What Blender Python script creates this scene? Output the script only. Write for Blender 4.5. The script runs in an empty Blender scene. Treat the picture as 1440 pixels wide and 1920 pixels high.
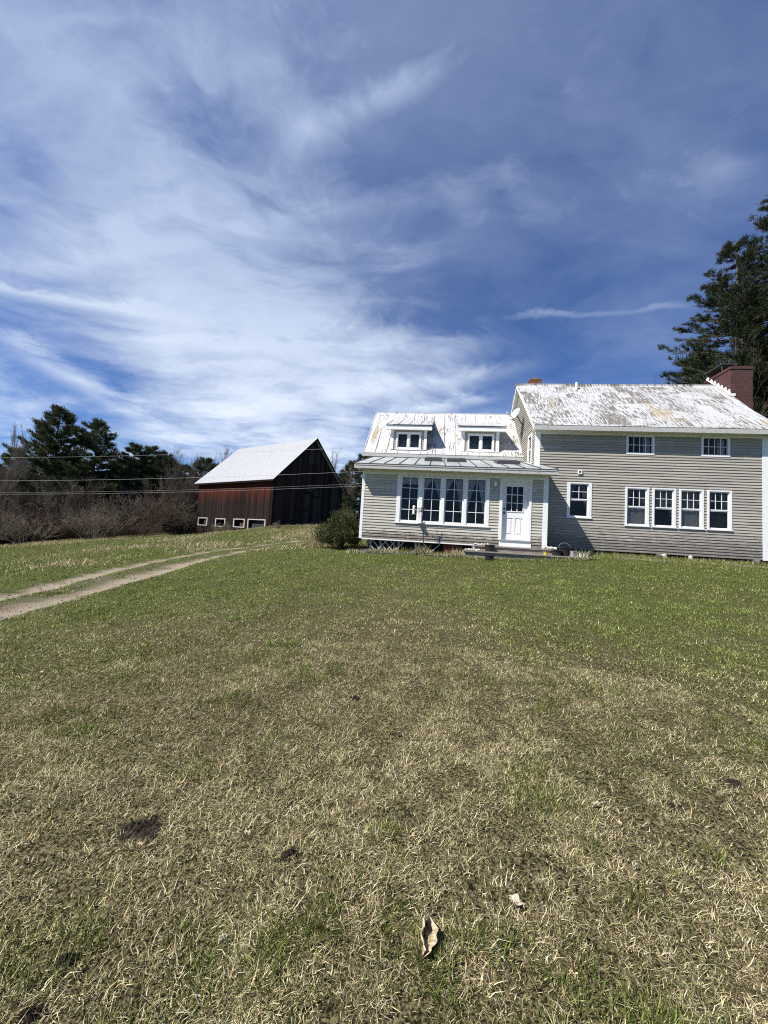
import bpy, math, random
import numpy as np
from mathutils import Vector, Matrix

R = math.radians
rng = np.random.default_rng(11)
random.seed(11)
sc = bpy.context.scene
col = sc.collection

# ------------------------------------------------------------------ camera
PITCH, ROLL, YAW, FOC = R(3.73), R(3.35), R(-7.51), 721.0
CAMZ = 1.55
cp, sp, cr, sr = math.cos(PITCH), math.sin(PITCH), math.cos(ROLL), math.sin(ROLL)
_r0, _f0, _u0 = np.array([1, 0, 0.]), np.array([0, cp, sp]), np.array([0, -sp, cp])
CR, CF, CU = _r0*cr+_u0*sr, _f0, _u0*cr-_r0*sr
CAM = np.array([0, 0, CAMZ])
cd = bpy.data.cameras.new('camera'); co = bpy.data.objects.new('camera', cd); col.objects.link(co)
m = Matrix.Identity(4)
for i in range(3):
    m[i][0], m[i][1], m[i][2] = CR[i], CU[i], -CF[i]
m[2][3] = CAMZ
co.matrix_world = m
cd.sensor_fit = 'VERTICAL'; cd.sensor_height = 36; cd.lens = 36*FOC/1920
cd.clip_start = 0.05; cd.clip_end = 3000
sc.camera = co

def ray(x, y):
    d = CR*((x-720)/FOC)+CF-CU*((y-960)/FOC)
    return d
def at(x, y, Y):
    "world point seen in direction of photo pixel (x, y) at Y metres ahead"
    d = ray(x, y); return CAM+d*(Y/d[1])

# ------------------------------------------------------------------ helpers
def link(o, parent=None):
    col.objects.link(o)
    if parent is not None: o.parent = parent
    return o
def tag(o, label=None, cat=None, group=None, kind=None):
    if label: o['label'] = label
    if cat: o['category'] = cat
    if group: o['group'] = group
    if kind: o['kind'] = kind
    return o
def empty(name, loc=(0, 0, 0), rz=0.0):
    o = bpy.data.objects.new(name, None); o.empty_display_size = .2
    o.location = loc; o.rotation_euler = (0, 0, rz)
    return link(o)
def copy_tree(o, parent=None):
    c = o.copy(); col.objects.link(c)
    if parent is not None: c.parent = parent
    for ch in o.children: copy_tree(ch, c)
    return c

def mesh_np(name, V, F, mats, parent=None, colors=None, smooth=False, matidx=None):
    "mesh from numpy arrays; F is (n,3) or (n,4)"
    V = np.asarray(V, np.float32); F = np.asarray(F, np.int32)
    me = bpy.data.meshes.new(name)
    me.vertices.add(len(V)); me.vertices.foreach_set('co', V.ravel())
    k = F.shape[1]
    me.loops.add(F.size); me.loops.foreach_set('vertex_index', F.ravel())
    me.polygons.add(len(F)); me.polygons.foreach_set('loop_start', np.arange(0, F.size, k, dtype=np.int32))
    me.polygons.foreach_set('loop_total', np.full(len(F), k, np.int32))
    if matidx is not None: me.polygons.foreach_set('material_index', np.asarray(matidx, np.int32))
    if smooth: me.polygons.foreach_set('use_smooth', np.ones(len(F), bool))
    me.update(calc_edges=True)
    if colors is not None:
        ca = me.color_attributes.new('Col', 'FLOAT_COLOR', 'POINT')
        c4 = np.ones((len(V), 4), np.float32); c4[:, :3] = colors
        ca.data.foreach_set('color', c4.ravel())
    for mt in (mats if isinstance(mats, (list, tuple)) else [mats]): me.materials.append(mt)
    return link(bpy.data.objects.new(name, me), parent)

class MB:
    "collects polygons, builds one mesh object"
    def __init__(s): s.v = []; s.f = []; s.m = []; s.c = []
    def poly(s, pts, mi=0, c=None):
        b = len(s.v); s.v += [tuple(p) for p in pts]; s.f.append(tuple(range(b, b+len(pts)))); s.m.append(mi)
        s.c += [c if c is not None else (.5, .5, .5)]*len(pts)
        return s
    def hexa(s, p, mi=0, c=None):
        "p: 8 corners, bottom 4 ccw then top 4"
        for q in ((3, 2, 1, 0), (4, 5, 6, 7), (0, 1, 5, 4), (1, 2, 6, 5), (2, 3, 7, 6), (3, 0, 4, 7)):
            s.poly([p[i] for i in q], mi, c)
        return s
    def box(s, x0, x1, y0, y1, z0, z1, mi=0, c=None):
        return s.hexa([(x0, y0, z0), (x1, y0, z0), (x1, y1, z0), (x0, y1, z0), (x0, y0, z1), (x1, y0, z1), (x1, y1, z1), (x0, y1, z1)], mi, c)
    def bar(s, a, b, w, h=None, mi=0, up=(0, 0, 1)):
        a, b = Vector(a), Vector(b); d = (b-a).normalized(); u = Vector(up)
        x = d.cross(u)
        if x.length < 1e-4: x = d.cross(Vector((1, 0, 0)))
        x.normalize(); y = x.cross(d); h = h or w
        x, y = x*w/2, y*h/2
        return s.hexa([a-x-y, a+x-y, b+x-y, b-x-y, a-x+y, a+x+y, b+x+y, b-x+y], mi)
    def tube(s, pts, rad, n=8, mi=0, cap=True):
        pts = [Vector(p) for p in pts]; rings = []
        for i, p in enumerate(pts):
            d = (pts[min(i+1, len(pts)-1)]-pts[max(i-1, 0)]).normalized()
            x = d.cross(Vector((.31, .17, .93)));
            if x.length < 1e-3: x = d.cross(Vector((1, 0, 0)))
            x.normalize(); y = d.cross(x); r = rad[i] if isinstance(rad, (list, tuple)) else rad
            rings.append([p+(x*math.cos(t)+y*math.sin(t))*r for t in [2*math.pi*k/n for k in range(n)]])
        for a, b in zip(rings, rings[1:]):
            for k in range(n): s.poly([a[k], a[(k+1) % n], b[(k+1) % n], b[k]], mi)
        if cap: s.poly(rings[0][::-1], mi); s.poly(rings[-1], mi)
        return s
    def lathe(s, c, prof, n=20, mi=0):
        c = Vector(c); rings = [[c+Vector((r*math.cos(2*math.pi*k/n), r*math.sin(2*math.pi*k/n), z)) for k in range(n)] for r, z in prof]
        for a, b in zip(rings, rings[1:]):
            for k in range(n): s.poly([a[k], a[(k+1) % n], b[(k+1) % n], b[k]], mi)
        return s
    def build(s, name, mats, parent=None, smooth=False, bevel=0, colors=False):
        me = bpy.data.meshes.new(name); me.from_pydata([tuple(v) for v in s.v], [], s.f)
        me.polygons.foreach_set('material_index', s.m)
        if smooth: me.polygons.foreach_set('use_smooth', [True]*len(s.f))
        if colors:
            ca = me.color_attributes.new('Col', 'FLOAT_COLOR', 'POINT')
            c4 = np.ones((len(s.v), 4), np.float32); c4[:, :3] = np.array(s.c); ca.data.foreach_set('color', c4.ravel())
        for mt in (mats if isinstance(mats, (list, tuple)) else [mats]): me.materials.append(mt)
        o = link(bpy.data.objects.new(name, me), parent)
        if bevel:
            b = o.modifiers.new('bevel', 'BEVEL'); b.width = bevel; b.segments = 1; b.limit_method = 'ANGLE'
        return o

# ------------------------------------------------------------------ node helper
class NT:
    def __init__(s, tree): s.t = tree; s.n = tree.nodes; s.l = tree.links
    def new(s, typ, **kw):
        n = s.n.new(typ)
        for k, v in kw.items(): setattr(n, k, v)
        return n
    def put(s, sock, v):
        if isinstance(v, bpy.types.NodeSocket): s.l.new(v, sock)
        elif v is not None: sock.default_value = v
    def math(s, op, a, b=None, c=None, clamp=False):
        n = s.new('ShaderNodeMath', operation=op); n.use_clamp = clamp
        s.put(n.inputs[0], a); s.put(n.inputs[1], b); s.put(n.inputs[2], c)
        return n.outputs[0]
    def vmath(s, op, a, b=None, out=0):
        n = s.new('ShaderNodeVectorMath', operation=op); s.put(n.inputs[0], a); s.put(n.inputs[1], b)
        return n.outputs[out]
    def dot(s, a, b): return s.vmath('DOT_PRODUCT', a, b, 1)
    def sep(s, v):
        n = s.new('ShaderNodeSeparateXYZ'); s.put(n.inputs[0], v); return n.outputs
    def comb(s, x=0., y=0., z=0.):
        n = s.new('ShaderNodeCombineXYZ')
        for i, v in enumerate((x, y, z)): s.put(n.inputs[i], v)
        return n.outputs[0]
    def noise(s, v, scale=5., detail=4., rough=.55, dist=0., fac=True):
        n = s.new('ShaderNodeTexNoise'); s.put(n.inputs['Vector'], v); n.inputs['Scale'].default_value = scale
        n.inputs['Detail'].default_value = detail; n.inputs['Roughness'].default_value = rough; n.inputs['Distortion'].default_value = dist
        return n.outputs['Fac' if fac else 'Color']
    def ramp(s, f, stops, interp='LINEAR'):
        n = s.new('ShaderNodeValToRGB'); n.color_ramp.interpolation = interp; e = n.color_ramp.elements
        while len(e) < len(stops): e.new(.5)
        for q, (p, c) in zip(e, stops):
            q.position = p; q.color = (c, c, c, 1) if isinstance(c, (int, float)) else (*c, 1)
        s.put(n.inputs[0], f); return n.outputs[0]
    def mix(s, f, a, b, blend='MIX'):
        n = s.new('ShaderNodeMix', data_type='RGBA', blend_type=blend); n.clamp_factor = True
        s.put(n.inputs[0], f)
        for sock, v in ((n.inputs[6], a), (n.inputs[7], b)):
            s.put(sock, (*v, 1) if isinstance(v, tuple) and len(v) == 3 else v)
        return n.outputs[2]
    def scalev(s, v, sc_):
        n = s.new('ShaderNodeMapping'); s.put(n.inputs[0], v); n.inputs['Scale'].default_value = sc_; return n.outputs[0]
    def smooth(s, x, a, b):
        n = s.new('ShaderNodeMapRange', interpolation_type='SMOOTHSTEP'); s.put(n.inputs[0], x)
        n.inputs[1].default_value = a; n.inputs[2].default_value = b; return n.outputs[0]

def mat(name, fn=None, rough=.8, metal=0., spec=.3, color=None):
    mt = bpy.data.materials.new(name); mt.use_nodes = True
    t = NT(mt.node_tree); b = t.n['Principled BSDF']
    b.inputs['Roughness'].default_value = rough; b.inputs['Metallic'].default_value = metal; b.inputs['Specular IOR Level'].default_value = spec
    if color: b.inputs['Base Color'].default_value = (*color, 1)
    if fn:
        r = fn(t, b)
        if r is not None: t.put(b.inputs['Base Color'], r)
    return mt
def obco(t): return t.new('ShaderNodeTexCoord').outputs['Object']
def bump(t, b, h, strength=.4, dist=.02):
    n = t.new('ShaderNodeBump'); n.inputs['Strength'].default_value = strength; n.inputs['Distance'].default_value = dist
    t.put(n.inputs['Height'], h); t.put(b.inputs['Normal'], n.outputs[0])
def attr(t, name='Col'): return t.new('ShaderNodeVertexColor', layer_name=name).outputs[0]

# ------------------------------------------------------------------ materials
def _siding(base, bare, wear_lo):
    def fn(t, b):
        v = obco(t); xyz = t.sep(v)
        n1 = t.noise(t.scalev(v, (1.2, 1.2, 14)), 2.5, 6, .65)
        n2 = t.noise(t.scalev(v, (3, 3, 40)), 3., 4, .7)
        low = t.math('SUBTRACT', 1., t.smooth(xyz[2], 0., wear_lo))          # weathered boards low down, where rain splashes
        k = t.math('ADD', t.math('MULTIPLY', low, .22), t.math('MULTIPLY_ADD', n1, .6, t.math('MULTIPLY', n2, .45)))
        peel = t.smooth(k, .635, .70)
        c = t.mix(t.noise(v, .8, 3), base, tuple(x*.86 for x in base))
        c = t.mix(t.math('MULTIPLY', t.noise(t.scalev(v, (2, 2, 60)), 4., 3), .25), c, (.30, .28, .23))
        a = t.sep(attr(t))[0]; c = t.mix(1., c, t.ramp(a, [(0, .84), (1, 1.08)]), 'MULTIPLY')
        streak = t.smooth(t.noise(t.scalev(v, (5, 5, .35)), 1.6, 4, .6), .52, .75); c = t.mix(t.math('MULTIPLY', streak, .28), c, (.26, .24, .20))
        bump(t, b, n2, .25, .004)
        return t.mix(peel, c, bare)
    return fn
M = {}
M['siding_sunroom'] = mat('siding_cream_paint', _siding((.53, .50, .42), (.17, .145, .12), .55), .75)
M['siding_main'] = mat('siding_greige_paint', _siding((.395, .366, .312), (.17, .155, .135), 1.3), .75)
def _trim(t, b):
    v = obco(t); n = t.noise(t.scalev(v, (6, 6, 3)), 3., 6, .7)
    bump(t, b, n, .15, .004)
    return t.mix(t.smooth(n, .56, .74), (.80, .80, .77), (.52, .51, .47))
M['trim'] = mat('white_trim_paint', _trim, .55)
M['vinyl'] = mat('white_window_paint', lambda t, b: t.mix(t.noise(obco(t), 7., 3), (.83, .83, .82), (.74, .74, .72)), .45)
M['soffit'] = mat('soffit_paint', lambda t, b: t.mix(t.noise(obco(t), 2., 5), (.62, .61, .48), (.52, .51, .40)), .7)
M['fascia'] = mat('worn_fascia_paint', lambda t, b: t.mix(t.smooth(t.noise(t.scalev(obco(t), (2, 2, 8)), 4., 6, .7), .5, .65), (.46, .46, .43), (.27, .26, .24)), .7)
def _glass(name, tint=.8, refl=1.0):
    mt = bpy.data.materials.new(name); mt.use_nodes = True; t = NT(mt.node_tree)
    t.n.remove(t.n['Principled BSDF'])
    tr = t.new('ShaderNodeBsdfTransparent'); tr.inputs[0].default_value = (tint, tint, tint*1.01, 1)
    gl = t.new('ShaderNodeBsdfGlossy'); gl.inputs['Roughness'].default_value = .02
    wv = t.noise(obco(t), 1.3, 2); bn = t.new('ShaderNodeBump'); bn.inputs['Strength'].default_value = .12; bn.inputs['Distance'].default_value = .05
    t.put(bn.inputs['Height'], wv); t.put(gl.inputs['Normal'], bn.outputs[0])
    fr = t.new('ShaderNodeFresnel'); fr.inputs['IOR'].default_value = 1.5
    mx = t.new('ShaderNodeMixShader'); t.put(mx.inputs[0], t.math('MULTIPLY', fr.outputs[0], refl))
    t.l.new(tr.outputs[0], mx.inputs[1]); t.l.new(gl.outputs[0], mx.inputs[2])
    t.l.new(mx.outputs[0], t.n['Material Output'].inputs[0])
    return mt
M['glass'] = _glass('window_glass', .75, .8)
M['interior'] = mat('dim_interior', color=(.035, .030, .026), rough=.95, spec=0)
def _lace(t, b):
    v = obco(t); n = t.noise(t.scalev(v, (30, 30, 18)), 1., 3, .6)
    return t.mix(t.smooth(n, .45, .6), (.80, .80, .77), (.40, .40, .39))
M['lace'] = mat('lace_curtain', _lace, .95, spec=0)
M['curtain'] = mat('grey_curtain', lambda t, b: t.mix(t.noise(t.scalev(obco(t), (8, 8, .6)), 2., 3), (.36, .36, .34), (.15, .15, .14)), .95, spec=0)
M['shade'] = mat('roller_shade', lambda t, b: t.mix(t.noise(obco(t), 2., 3), (.46, .46, .45), (.30, .30, .29)), .95, spec=0)
M['shade_dark'] = mat('insect_screen', lambda t, b: t.mix(t.noise(obco(t), 2., 3), (.055, .055, .055), (.03, .03, .03)), .95, spec=0)

def _old_metal(spots, slope_axis_scale, wear, tan):
    "white painted tin, worn in dashes that run down the slope, sheet by sheet"
    def fn(t, b):
        v = obco(t); xyz = t.sep(v)
        p = t.comb(xyz[0], t.math('MULTIPLY', xyz[1], slope_axis_scale), 0.)
        br = t.new('ShaderNodeTexBrick'); t.put(br.inputs['Vector'], p)
        br.offset = .37; br.inputs['Scale'].default_value = 1.; br.inputs['Mortar Size'].default_value = .006; br.inputs['Mortar Smooth'].default_value = .5
        br.inputs['Brick Width'].default_value = .52; br.inputs['Row Height'].default_value = .72
        br.inputs['Color1'].default_value = (0, 0, 0, 1); br.inputs['Color2'].default_value = (1, 1, 1, 1); br.inputs['Mortar'].default_value = (.5, .5, .5, 1)
        rowshift = t.math('MULTIPLY', t.sep(br.outputs['Color'])[0], 3.)
        q = t.comb(t.math('ADD', xyz[0], 0.), t.math('MULTIPLY_ADD', xyz[1], slope_axis_scale, rowshift), 0.)
        dash = t.noise(t.scalev(q, (17., 1.9, 1)), 1.05, 4, .62, .15)
        dash2 = t.noise(t.scalev(q, (34., 5., 1)), 1., 3, .6)
        patch = t.noise(t.scalev(p, (1., .8, 1)), .55, 3, .55)
        k = t.math('ADD', t.math('MULTIPLY_ADD', dash2, .28, dash), t.math('MULTIPLY', t.math('SUBTRACT', patch, .5), .32))
        k = t.math('MULTIPLY_ADD', t.math('SUBTRACT', t.sep(br.outputs['Color'])[0], .5), .16, k)
        w = t.math('MULTIPLY', t.smooth(k, wear, wear+.07), .95)
        white = t.mix(t.noise(p, 3., 5, .65), (.55, .55, .54), (.45, .45, .44))
        worn = t.mix(t.noise(p, 2.3, 4, .6), (.21, .185, .15), (.11, .088, .062))
        c = t.mix(w, white, worn)
        sp = None
        for (su, sy, ru, ry, sw) in spots:
            e = t.math('ADD', t.math('POWER', t.math('ABSOLUTE', t.math('DIVIDE', t.math('SUBTRACT', xyz[0], su), ru)), 2.), t.math('POWER', t.math('ABSOLUTE', t.math('DIVIDE', t.math('SUBTRACT', xyz[1], sy), ry)), 2.))
            e = t.math('MULTIPLY', t.math('POWER', 2.718, t.math('MULTIPLY', e, -1.)), sw); sp = e if sp is None else t.math('ADD', sp, e)
        tn = t.math('MULTIPLY', t.smooth(t.math('ADD', t.math('MULTIPLY_ADD', dash, .8, t.math('MULTIPLY', patch, .5)), sp), tan, tan+.10), .8)
        c = t.mix(tn, c, t.mix(t.noise(p, 5., 4, .6), (.40, .33, .17), (.26, .17, .085)))
        c = t.mix(t.math('MULTIPLY', br.outputs['Fac'], .35), c, (.35, .34, .32))
        bump(t, b, t.math('ADD', t.math('MULTIPLY', w, -.5), t.noise(p, 1.4, 3)), .35, .012)
        return c
    return fn
M['tin_main'] = mat('worn_white_tin_main', _old_metal([(7.35, 2.9, .16, 1.6, .34), (11.2, 1.9, .75, .9, .36), (11.0, 3.2, .4, 1., .22), (14.35, 1.4, .25, .6, .45), (12.8, 3.0, .35, .6, .2), (9.3, 2.2, .12, 1., .16)], 1.31, .632, .94), .42, .0, .5)
M['tin_ell'] = mat('worn_white_tin_ell', _old_metal([(-.42, 4.7, .22, 1.2, .50), (1.4, 3.9, 1.0, .55, .30), (4.7, 3.75, 1.0, .45, .34), (2.75, 5.0, .2, .9, .30), (6.1, 4.2, .3, .9, .12)], 1.38, .72, .95), .42, .0, .5)
def _greentin(t, b):
    v = obco(t); n = t.noise(v, 1.1, 4, .6)
    bump(t, b, t.noise(v, 2., 3), .25, .01)
    c = t.mix(t.smooth(n, .45, .62), (.40, .41, .40), (.27, .31, .30))
    return t.mix(t.smooth(t.noise(t.scalev(v, (5, 1, 1)), 2., 5, .7), .6, .72), c, (.45, .40, .33))
M['tin_sunroom'] = mat('pale_green_tin', _greentin, .4, .0, .5)
M['seam'] = mat('roof_seam', color=(.42, .41, .39), rough=.5)
M['dark_metal'] = mat('dark_flashing', lambda t, b: t.mix(t.noise(obco(t), 9., 4), (.035, .035, .04), (.08, .08, .08)), .4)
M['black'] = mat('black_plastic', lambda t, b: t.mix(t.noise(obco(t), 6., 4), (.012, .012, .013), (.03, .03, .03)), .45)
M['grey_plastic'] = mat('grey_plastic', lambda t, b: t.mix(t.noise(obco(t), 6., 4), (.25, .25, .24), (.36, .36, .35)), .6)
M['yellow'] = mat('yellow_plastic', lambda t, b: t.mix(t.noise(obco(t), 6., 4), (.62, .52, .05), (.5, .42, .05)), .5)
M['dish'] = mat('dish_paint', lambda t, b: t.mix(t.noise(obco(t), 3., 4), (.60, .62, .62), (.50, .52, .53)), .4)
def _brick(c1, c2, mortar):
    def fn(t, b):
        v = obco(t); xyz = t.sep(v)
        p = t.comb(t.math('ADD', xyz[0], xyz[1]), xyz[2], 0.)
        br = t.new('ShaderNodeTexBrick'); t.put(br.inputs['Vector'], p); br.inputs['Scale'].default_value = 1.
        br.inputs['Brick Width'].default_value = .21; br.inputs['Row Height'].default_value = .075; br.inputs['Mortar Size'].default_value = .007
        br.inputs['Color1'].default_value = (*c1, 1); br.inputs['Color2'].default_value = (*c2, 1); br.inputs['Mortar'].default_value = (*mortar, 1)
        bump(t, b, t.math('SUBTRACT', t.noise(v, 30., 3), br.outputs['Fac']), .5, .01)
        return t.mix(t.math('MULTIPLY', t.noise(v, 4., 5, .7), .5), br.outputs['Color'], tuple(x*.5 for x in c1))
    return fn
M['brick_orange'] = mat('orange_brick', _brick((.24, .075, .035), (.15, .045, .025), (.30, .26, .22)), .9)
M['brick_red'] = mat('dark_red_brick', _brick((.105, .040, .035), (.062, .026, .024), (.11, .085, .078)), .9)
def _stone(t, b):
    v = obco(t); n = t.noise(v, 4., 6, .7); bump(t, b, n, .7, .04)
    return t.ramp(n, [(.3, (.05, .048, .045)), (.7, (.16, .15, .135))])
M['stone'] = mat('field_stone', _stone, .9)
M['pale_stone'] = mat('pale_stone', lambda t, b: t.ramp(t.noise(obco(t), 9., 6, .7), [(.3, (.38, .36, .30)), (.7, (.66, .64, .56))]), .85)
M['stone_track'] = mat('track_stone', lambda t, b: t.ramp(t.noise(obco(t), 5., 4, .7), [(.3, (.14, .12, .10)), (.7, (.42, .38, .33))]), .95)
M['red_wood'] = mat('faded_red_boards', lambda t, b: t.ramp(t.noise(t.scalev(obco(t), (12, 12, 1)), 2., 4, .7), [(.3, (.09, .018, .015)), (.7, (.16, .045, .035))]), .85)
def _greywood(t, b):
    v = obco(t); n = t.noise(t.scalev(v, (2, 20, 20)), 2., 5, .7); bump(t, b, n, .4, .006)
    return t.ramp(n, [(.3, (.13, .105, .085)), (.7, (.36, .32, .28))])
M['grey_wood'] = mat('weathered_step_wood', _greywood, .85)
M['pale_wood'] = mat('pale_lattice_wood', lambda t, b: t.ramp(t.noise(obco(t), 6., 5, .7), [(.3, (.30, .28, .24)), (.7, (.52, .49, .43))]), .85)
M['stake_wood'] = mat('stake_wood', lambda t, b: t.ramp(t.noise(obco(t), 9., 4), [(.3, (.55, .33, .22)), (.7, (.7, .45, .32))]), .8)

def _barn(red):
    def fn(t, b):
        v = obco(t); xyz = t.sep(v); a = t.sep(attr(t))[0]
        grain = t.noise(t.scalev(v, (22, 22, 1.0)), 2.2, 6, .74)
        k = t.math('MULTIPLY_ADD', a, .42, t.math('MULTIPLY', grain, .62))
        c = t.ramp(k, [(.2, (.006, .0035, .003)), (.62, (.016, .0098, .0075)), (.86, (.042, .028, .022)), (1., (.12, .10, .09))] if red else [(.2, (.006, .005, .0045)), (.55, (.020, .016, .0145)), (.80, (.065, .056, .052)), (1., (.14, .125, .12))])
        if red:   # red paint survives under the eave
            g = t.math('MULTIPLY_ADD', t.math('SUBTRACT', grain, .5), 2.2, xyz[2])
            g = t.math('MULTIPLY_ADD', t.math('SUBTRACT', a, .5), 1.1, g)
            c = t.mix(t.math('MULTIPLY', t.smooth(g, 2.5, 4.4), .85), c, t.mix(grain, (.115, .024, .009), (.04, .009, .005)))
        bump(t, b, grain, .5, .01)
        return c
    return fn
M['barn_red'] = mat('barn_boards_red_remains', _barn(True), .9, spec=.15)
M['barn_dark'] = mat('barn_boards_dark', _barn(False), .9, spec=.15)
M['barn_roof'] = mat('ribbed_white_steel', lambda t, b: t.mix(t.noise(t.scalev(obco(t), (1, 1, 1)), .9, 4, .6), (.46, .46, .465), (.38, .38, .385)), .5, 0, .4)
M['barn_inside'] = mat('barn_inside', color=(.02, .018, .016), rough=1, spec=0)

def _bark(a, bb):
    return lambda t, b: t.mix(t.noise(t.scalev(obco(t), (1, 1, .25)), 6., 5, .7), a, bb)
M['bark_grey'] = mat('grey_bark', _bark((.215, .192, .150), (.105, .092, .072)), .9, spec=.1)
M['bark_brown'] = mat('brown_twigs', _bark((.150, .122, .088), (.075, .060, .045)), .9, spec=.1)
M['bark_red'] = mat('reddish_twigs', _bark((.150, .105, .078), (.075, .052, .042)), .9, spec=.1)
M['bark_pale'] = mat('pale_twigs', _bark((.24, .20, .145), (.13, .108, .08)), .9, spec=.1)
M['bark_sapling'] = mat('dark_sapling_bark', _bark((.07, .058, .05), (.035, .03, .026)), .9, spec=.1)
M['bark_pine'] = mat('pine_bark', _bark((.17, .145, .125), (.07, .06, .052)), .95, spec=.1)
def _leafmat(name, rough=.6, trans=.25, spec=.25):
    mt = bpy.data.materials.new(name); mt.use_nodes = True; t = NT(mt.node_tree); b = t.n['Principled BSDF']
    b.inputs['Roughness'].default_value = rough; b.inputs['Specular IOR Level'].default_value = spec
    c = attr(t); t.put(b.inputs['Base Color'], c)
    tr = t.new('ShaderNodeBsdfTranslucent'); t.put(tr.inputs[0], c)
    mx = t.new('ShaderNodeMixShader'); mx.inputs[0].default_value = trans
    t.l.new(b.outputs[0], mx.inputs[1]); t.l.new(tr.outputs[0], mx.inputs[2]); t.l.new(mx.outputs[0], t.n['Material Output'].inputs[0])
    return mt
M['needles'] = _leafmat('pine_needles', .55, .2)
M['leaves'] = _leafmat('evergreen_leaves', .45, .15)
M['grass'] = _leafmat('grass_blades', .8, .18, .05)
M['deadleaf'] = mat('dead_leaf', lambda t, b: t.ramp(t.noise(t.scalev(obco(t), (20, 20, 20)), 2., 4), [(.3, (.42, .30, .17)), (.7, (.62, .50, .33))]), .7)
M['paleleaf'] = mat('bleached_leaf', lambda t, b: t.ramp(t.noise(t.scalev(obco(t), (20, 20, 20)), 2., 4), [(.3, (.42, .34, .23)), (.7, (.60, .52, .39))]), .7)
M['soil'] = mat('dark_soil', lambda t, b: (bump(t, b, t.noise(obco(t), 40., 5, .7), .8, .03), t.ramp(t.noise(obco(t), 30., 5, .7), [(.3, (.014, .011, .008)), (.7, (.07, .055, .042))]))[1], 1., spec=.05)

# ------------------------------------------------------------------ value noise (numpy)
def vnoise(x, y, scale, seed=0):
    g = np.random.default_rng(seed).random((256, 256))
    x = np.asarray(x)*scale+1000; y = np.asarray(y)*scale+1000
    xi, yi = np.floor(x).astype(int), np.floor(y).astype(int); fx, fy = x-xi, y-yi
    fx, fy = fx*fx*(3-2*fx), fy*fy*(3-2*fy)
    G = lambda i, j: g[i % 256, j % 256]
    return (G(xi, yi)*(1-fx)+G(xi+1, yi)*fx)*(1-fy)+(G(xi, yi+1)*(1-fx)+G(xi+1, yi+1)*fx)*fy
def fbm(x, y, scale, seed=0, oct_=4):
    s, a, tot = 0, 1., 0
    for k in range(oct_): s = s+a*vnoise(x, y, scale*2**k, seed+k); tot += a; a *= .55
    return s/tot

# ------------------------------------------------------------------ terrain
ctrl = [(0, 0, 0), (-3, 0, -.08), (3, 0, .08), (0, -10, -1.0), (-12, -10, -1.4), (12, -10, -.6), (-14, 0, -.9), (16, 0, .5),
        (0, 6, .42), (5, 6, .5), (10, 6, .72), (16, 7, .9),
        (-.66, 13.41, .97), (1.52, 13.03, 1.03), (4.31, 12.35, 1.04), (6.83, 12.53, 1.26), (9.62, 13.27, 1.33), (12.71, 12.86, 1.33), (20, 12, 1.4),
        (0, 22, 1.35), (10, 22, 1.5), (16, 28, 1.7), (30, 24, 1.7), (40, 0, 1.2),
        (-6.8, 6.8, .0), (-7.6, 10.5, .2), (-7.1, 16, .5), (-5.5, 21, .95), (-3.5, 15.5, .9),
        (-10.5, 36, 1.95), (-20.7, 43.2, -.1), (-15.6, 39.6, .7), (-18.2, 41.4, .3), (-13, 37.8, 1.4), (-6.8, 41.2, 2.4), (0, 40, 2.6), (10, 45, 2.4),
        (-17, 52, 1.8), (-30, 60, .2), (20, 70, 2.5), (-50, 60, -1.5), (-60, 30, -2.2), (-50, 0, -2.4), (70, 60, 3), (0, 90, 2.5), (-40, 90, .5)]
for (px, py, Y) in ((0, 1022, 34), (120, 1012, 36), (330, 1000, 43), (0, 1060, 17), (200, 1030, 20), (-200, 1030, 30), (200, 1008, 38), (400, 1004, 30), (445, 1002, 30), (365, 1007, 30), (290, 1006, 32), (480, 1001, 29), (520, 994, 32), (565, 993, 33), (605, 992, 33)):
    ctrl.append(tuple(at(px, py, Y)))
ctrl = np.array(ctrl, float)
def _tps(r2): return np.where(r2 > 0, r2*np.log(r2+1e-9), 0)*.5
_n = len(ctrl); _A = np.zeros((_n+3, _n+3))
_A[:_n, :_n] = _tps(((ctrl[:, None, :2]-ctrl[None, :, :2])**2).sum(-1))+np.eye(_n)*.08
_A[:_n, _n] = 1; _A[:_n, _n+1:] = ctrl[:, :2]; _A[_n:, :_n] = _A[:_n, _n:].T
_W = np.linalg.solve(_A, np.concatenate([ctrl[:, 2], [0, 0, 0]]))
def ground_smooth(x, y):
    x = np.clip(np.asarray(x, float), -75, 75); y = np.clip(np.asarray(y, float), -14, 95)
    sh = x.shape; x, y = x.ravel(), y.ravel(); out = np.zeros(len(x))
    for i in range(0, len(x), 40000):
        xx, yy = x[i:i+40000], y[i:i+40000]
        r2 = (xx[:, None]-ctrl[None, :, 0])**2+(yy[:, None]-ctrl[None, :, 1])**2
        out[i:i+40000] = _tps(r2)@_W[:_n]+_W[_n]+_W[_n+1]*xx+_W[_n+2]*yy
    return out.reshape(sh)
def _hit(px, py, f=None):
    f = f or ground_smooth
    d = ray(px, py); lo = 1.0
    ts = np.concatenate([np.linspace(1, 12, 400), np.linspace(12, 90, 900)])
    P = CAM[None]+d[None]*ts[:, None]; h = P[:, 2]-f(P[:, 0], P[:, 1])
    k = np.argmax(h < 0)
    if h[k] >= 0: k = len(ts)-1
    return P[k]
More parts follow.
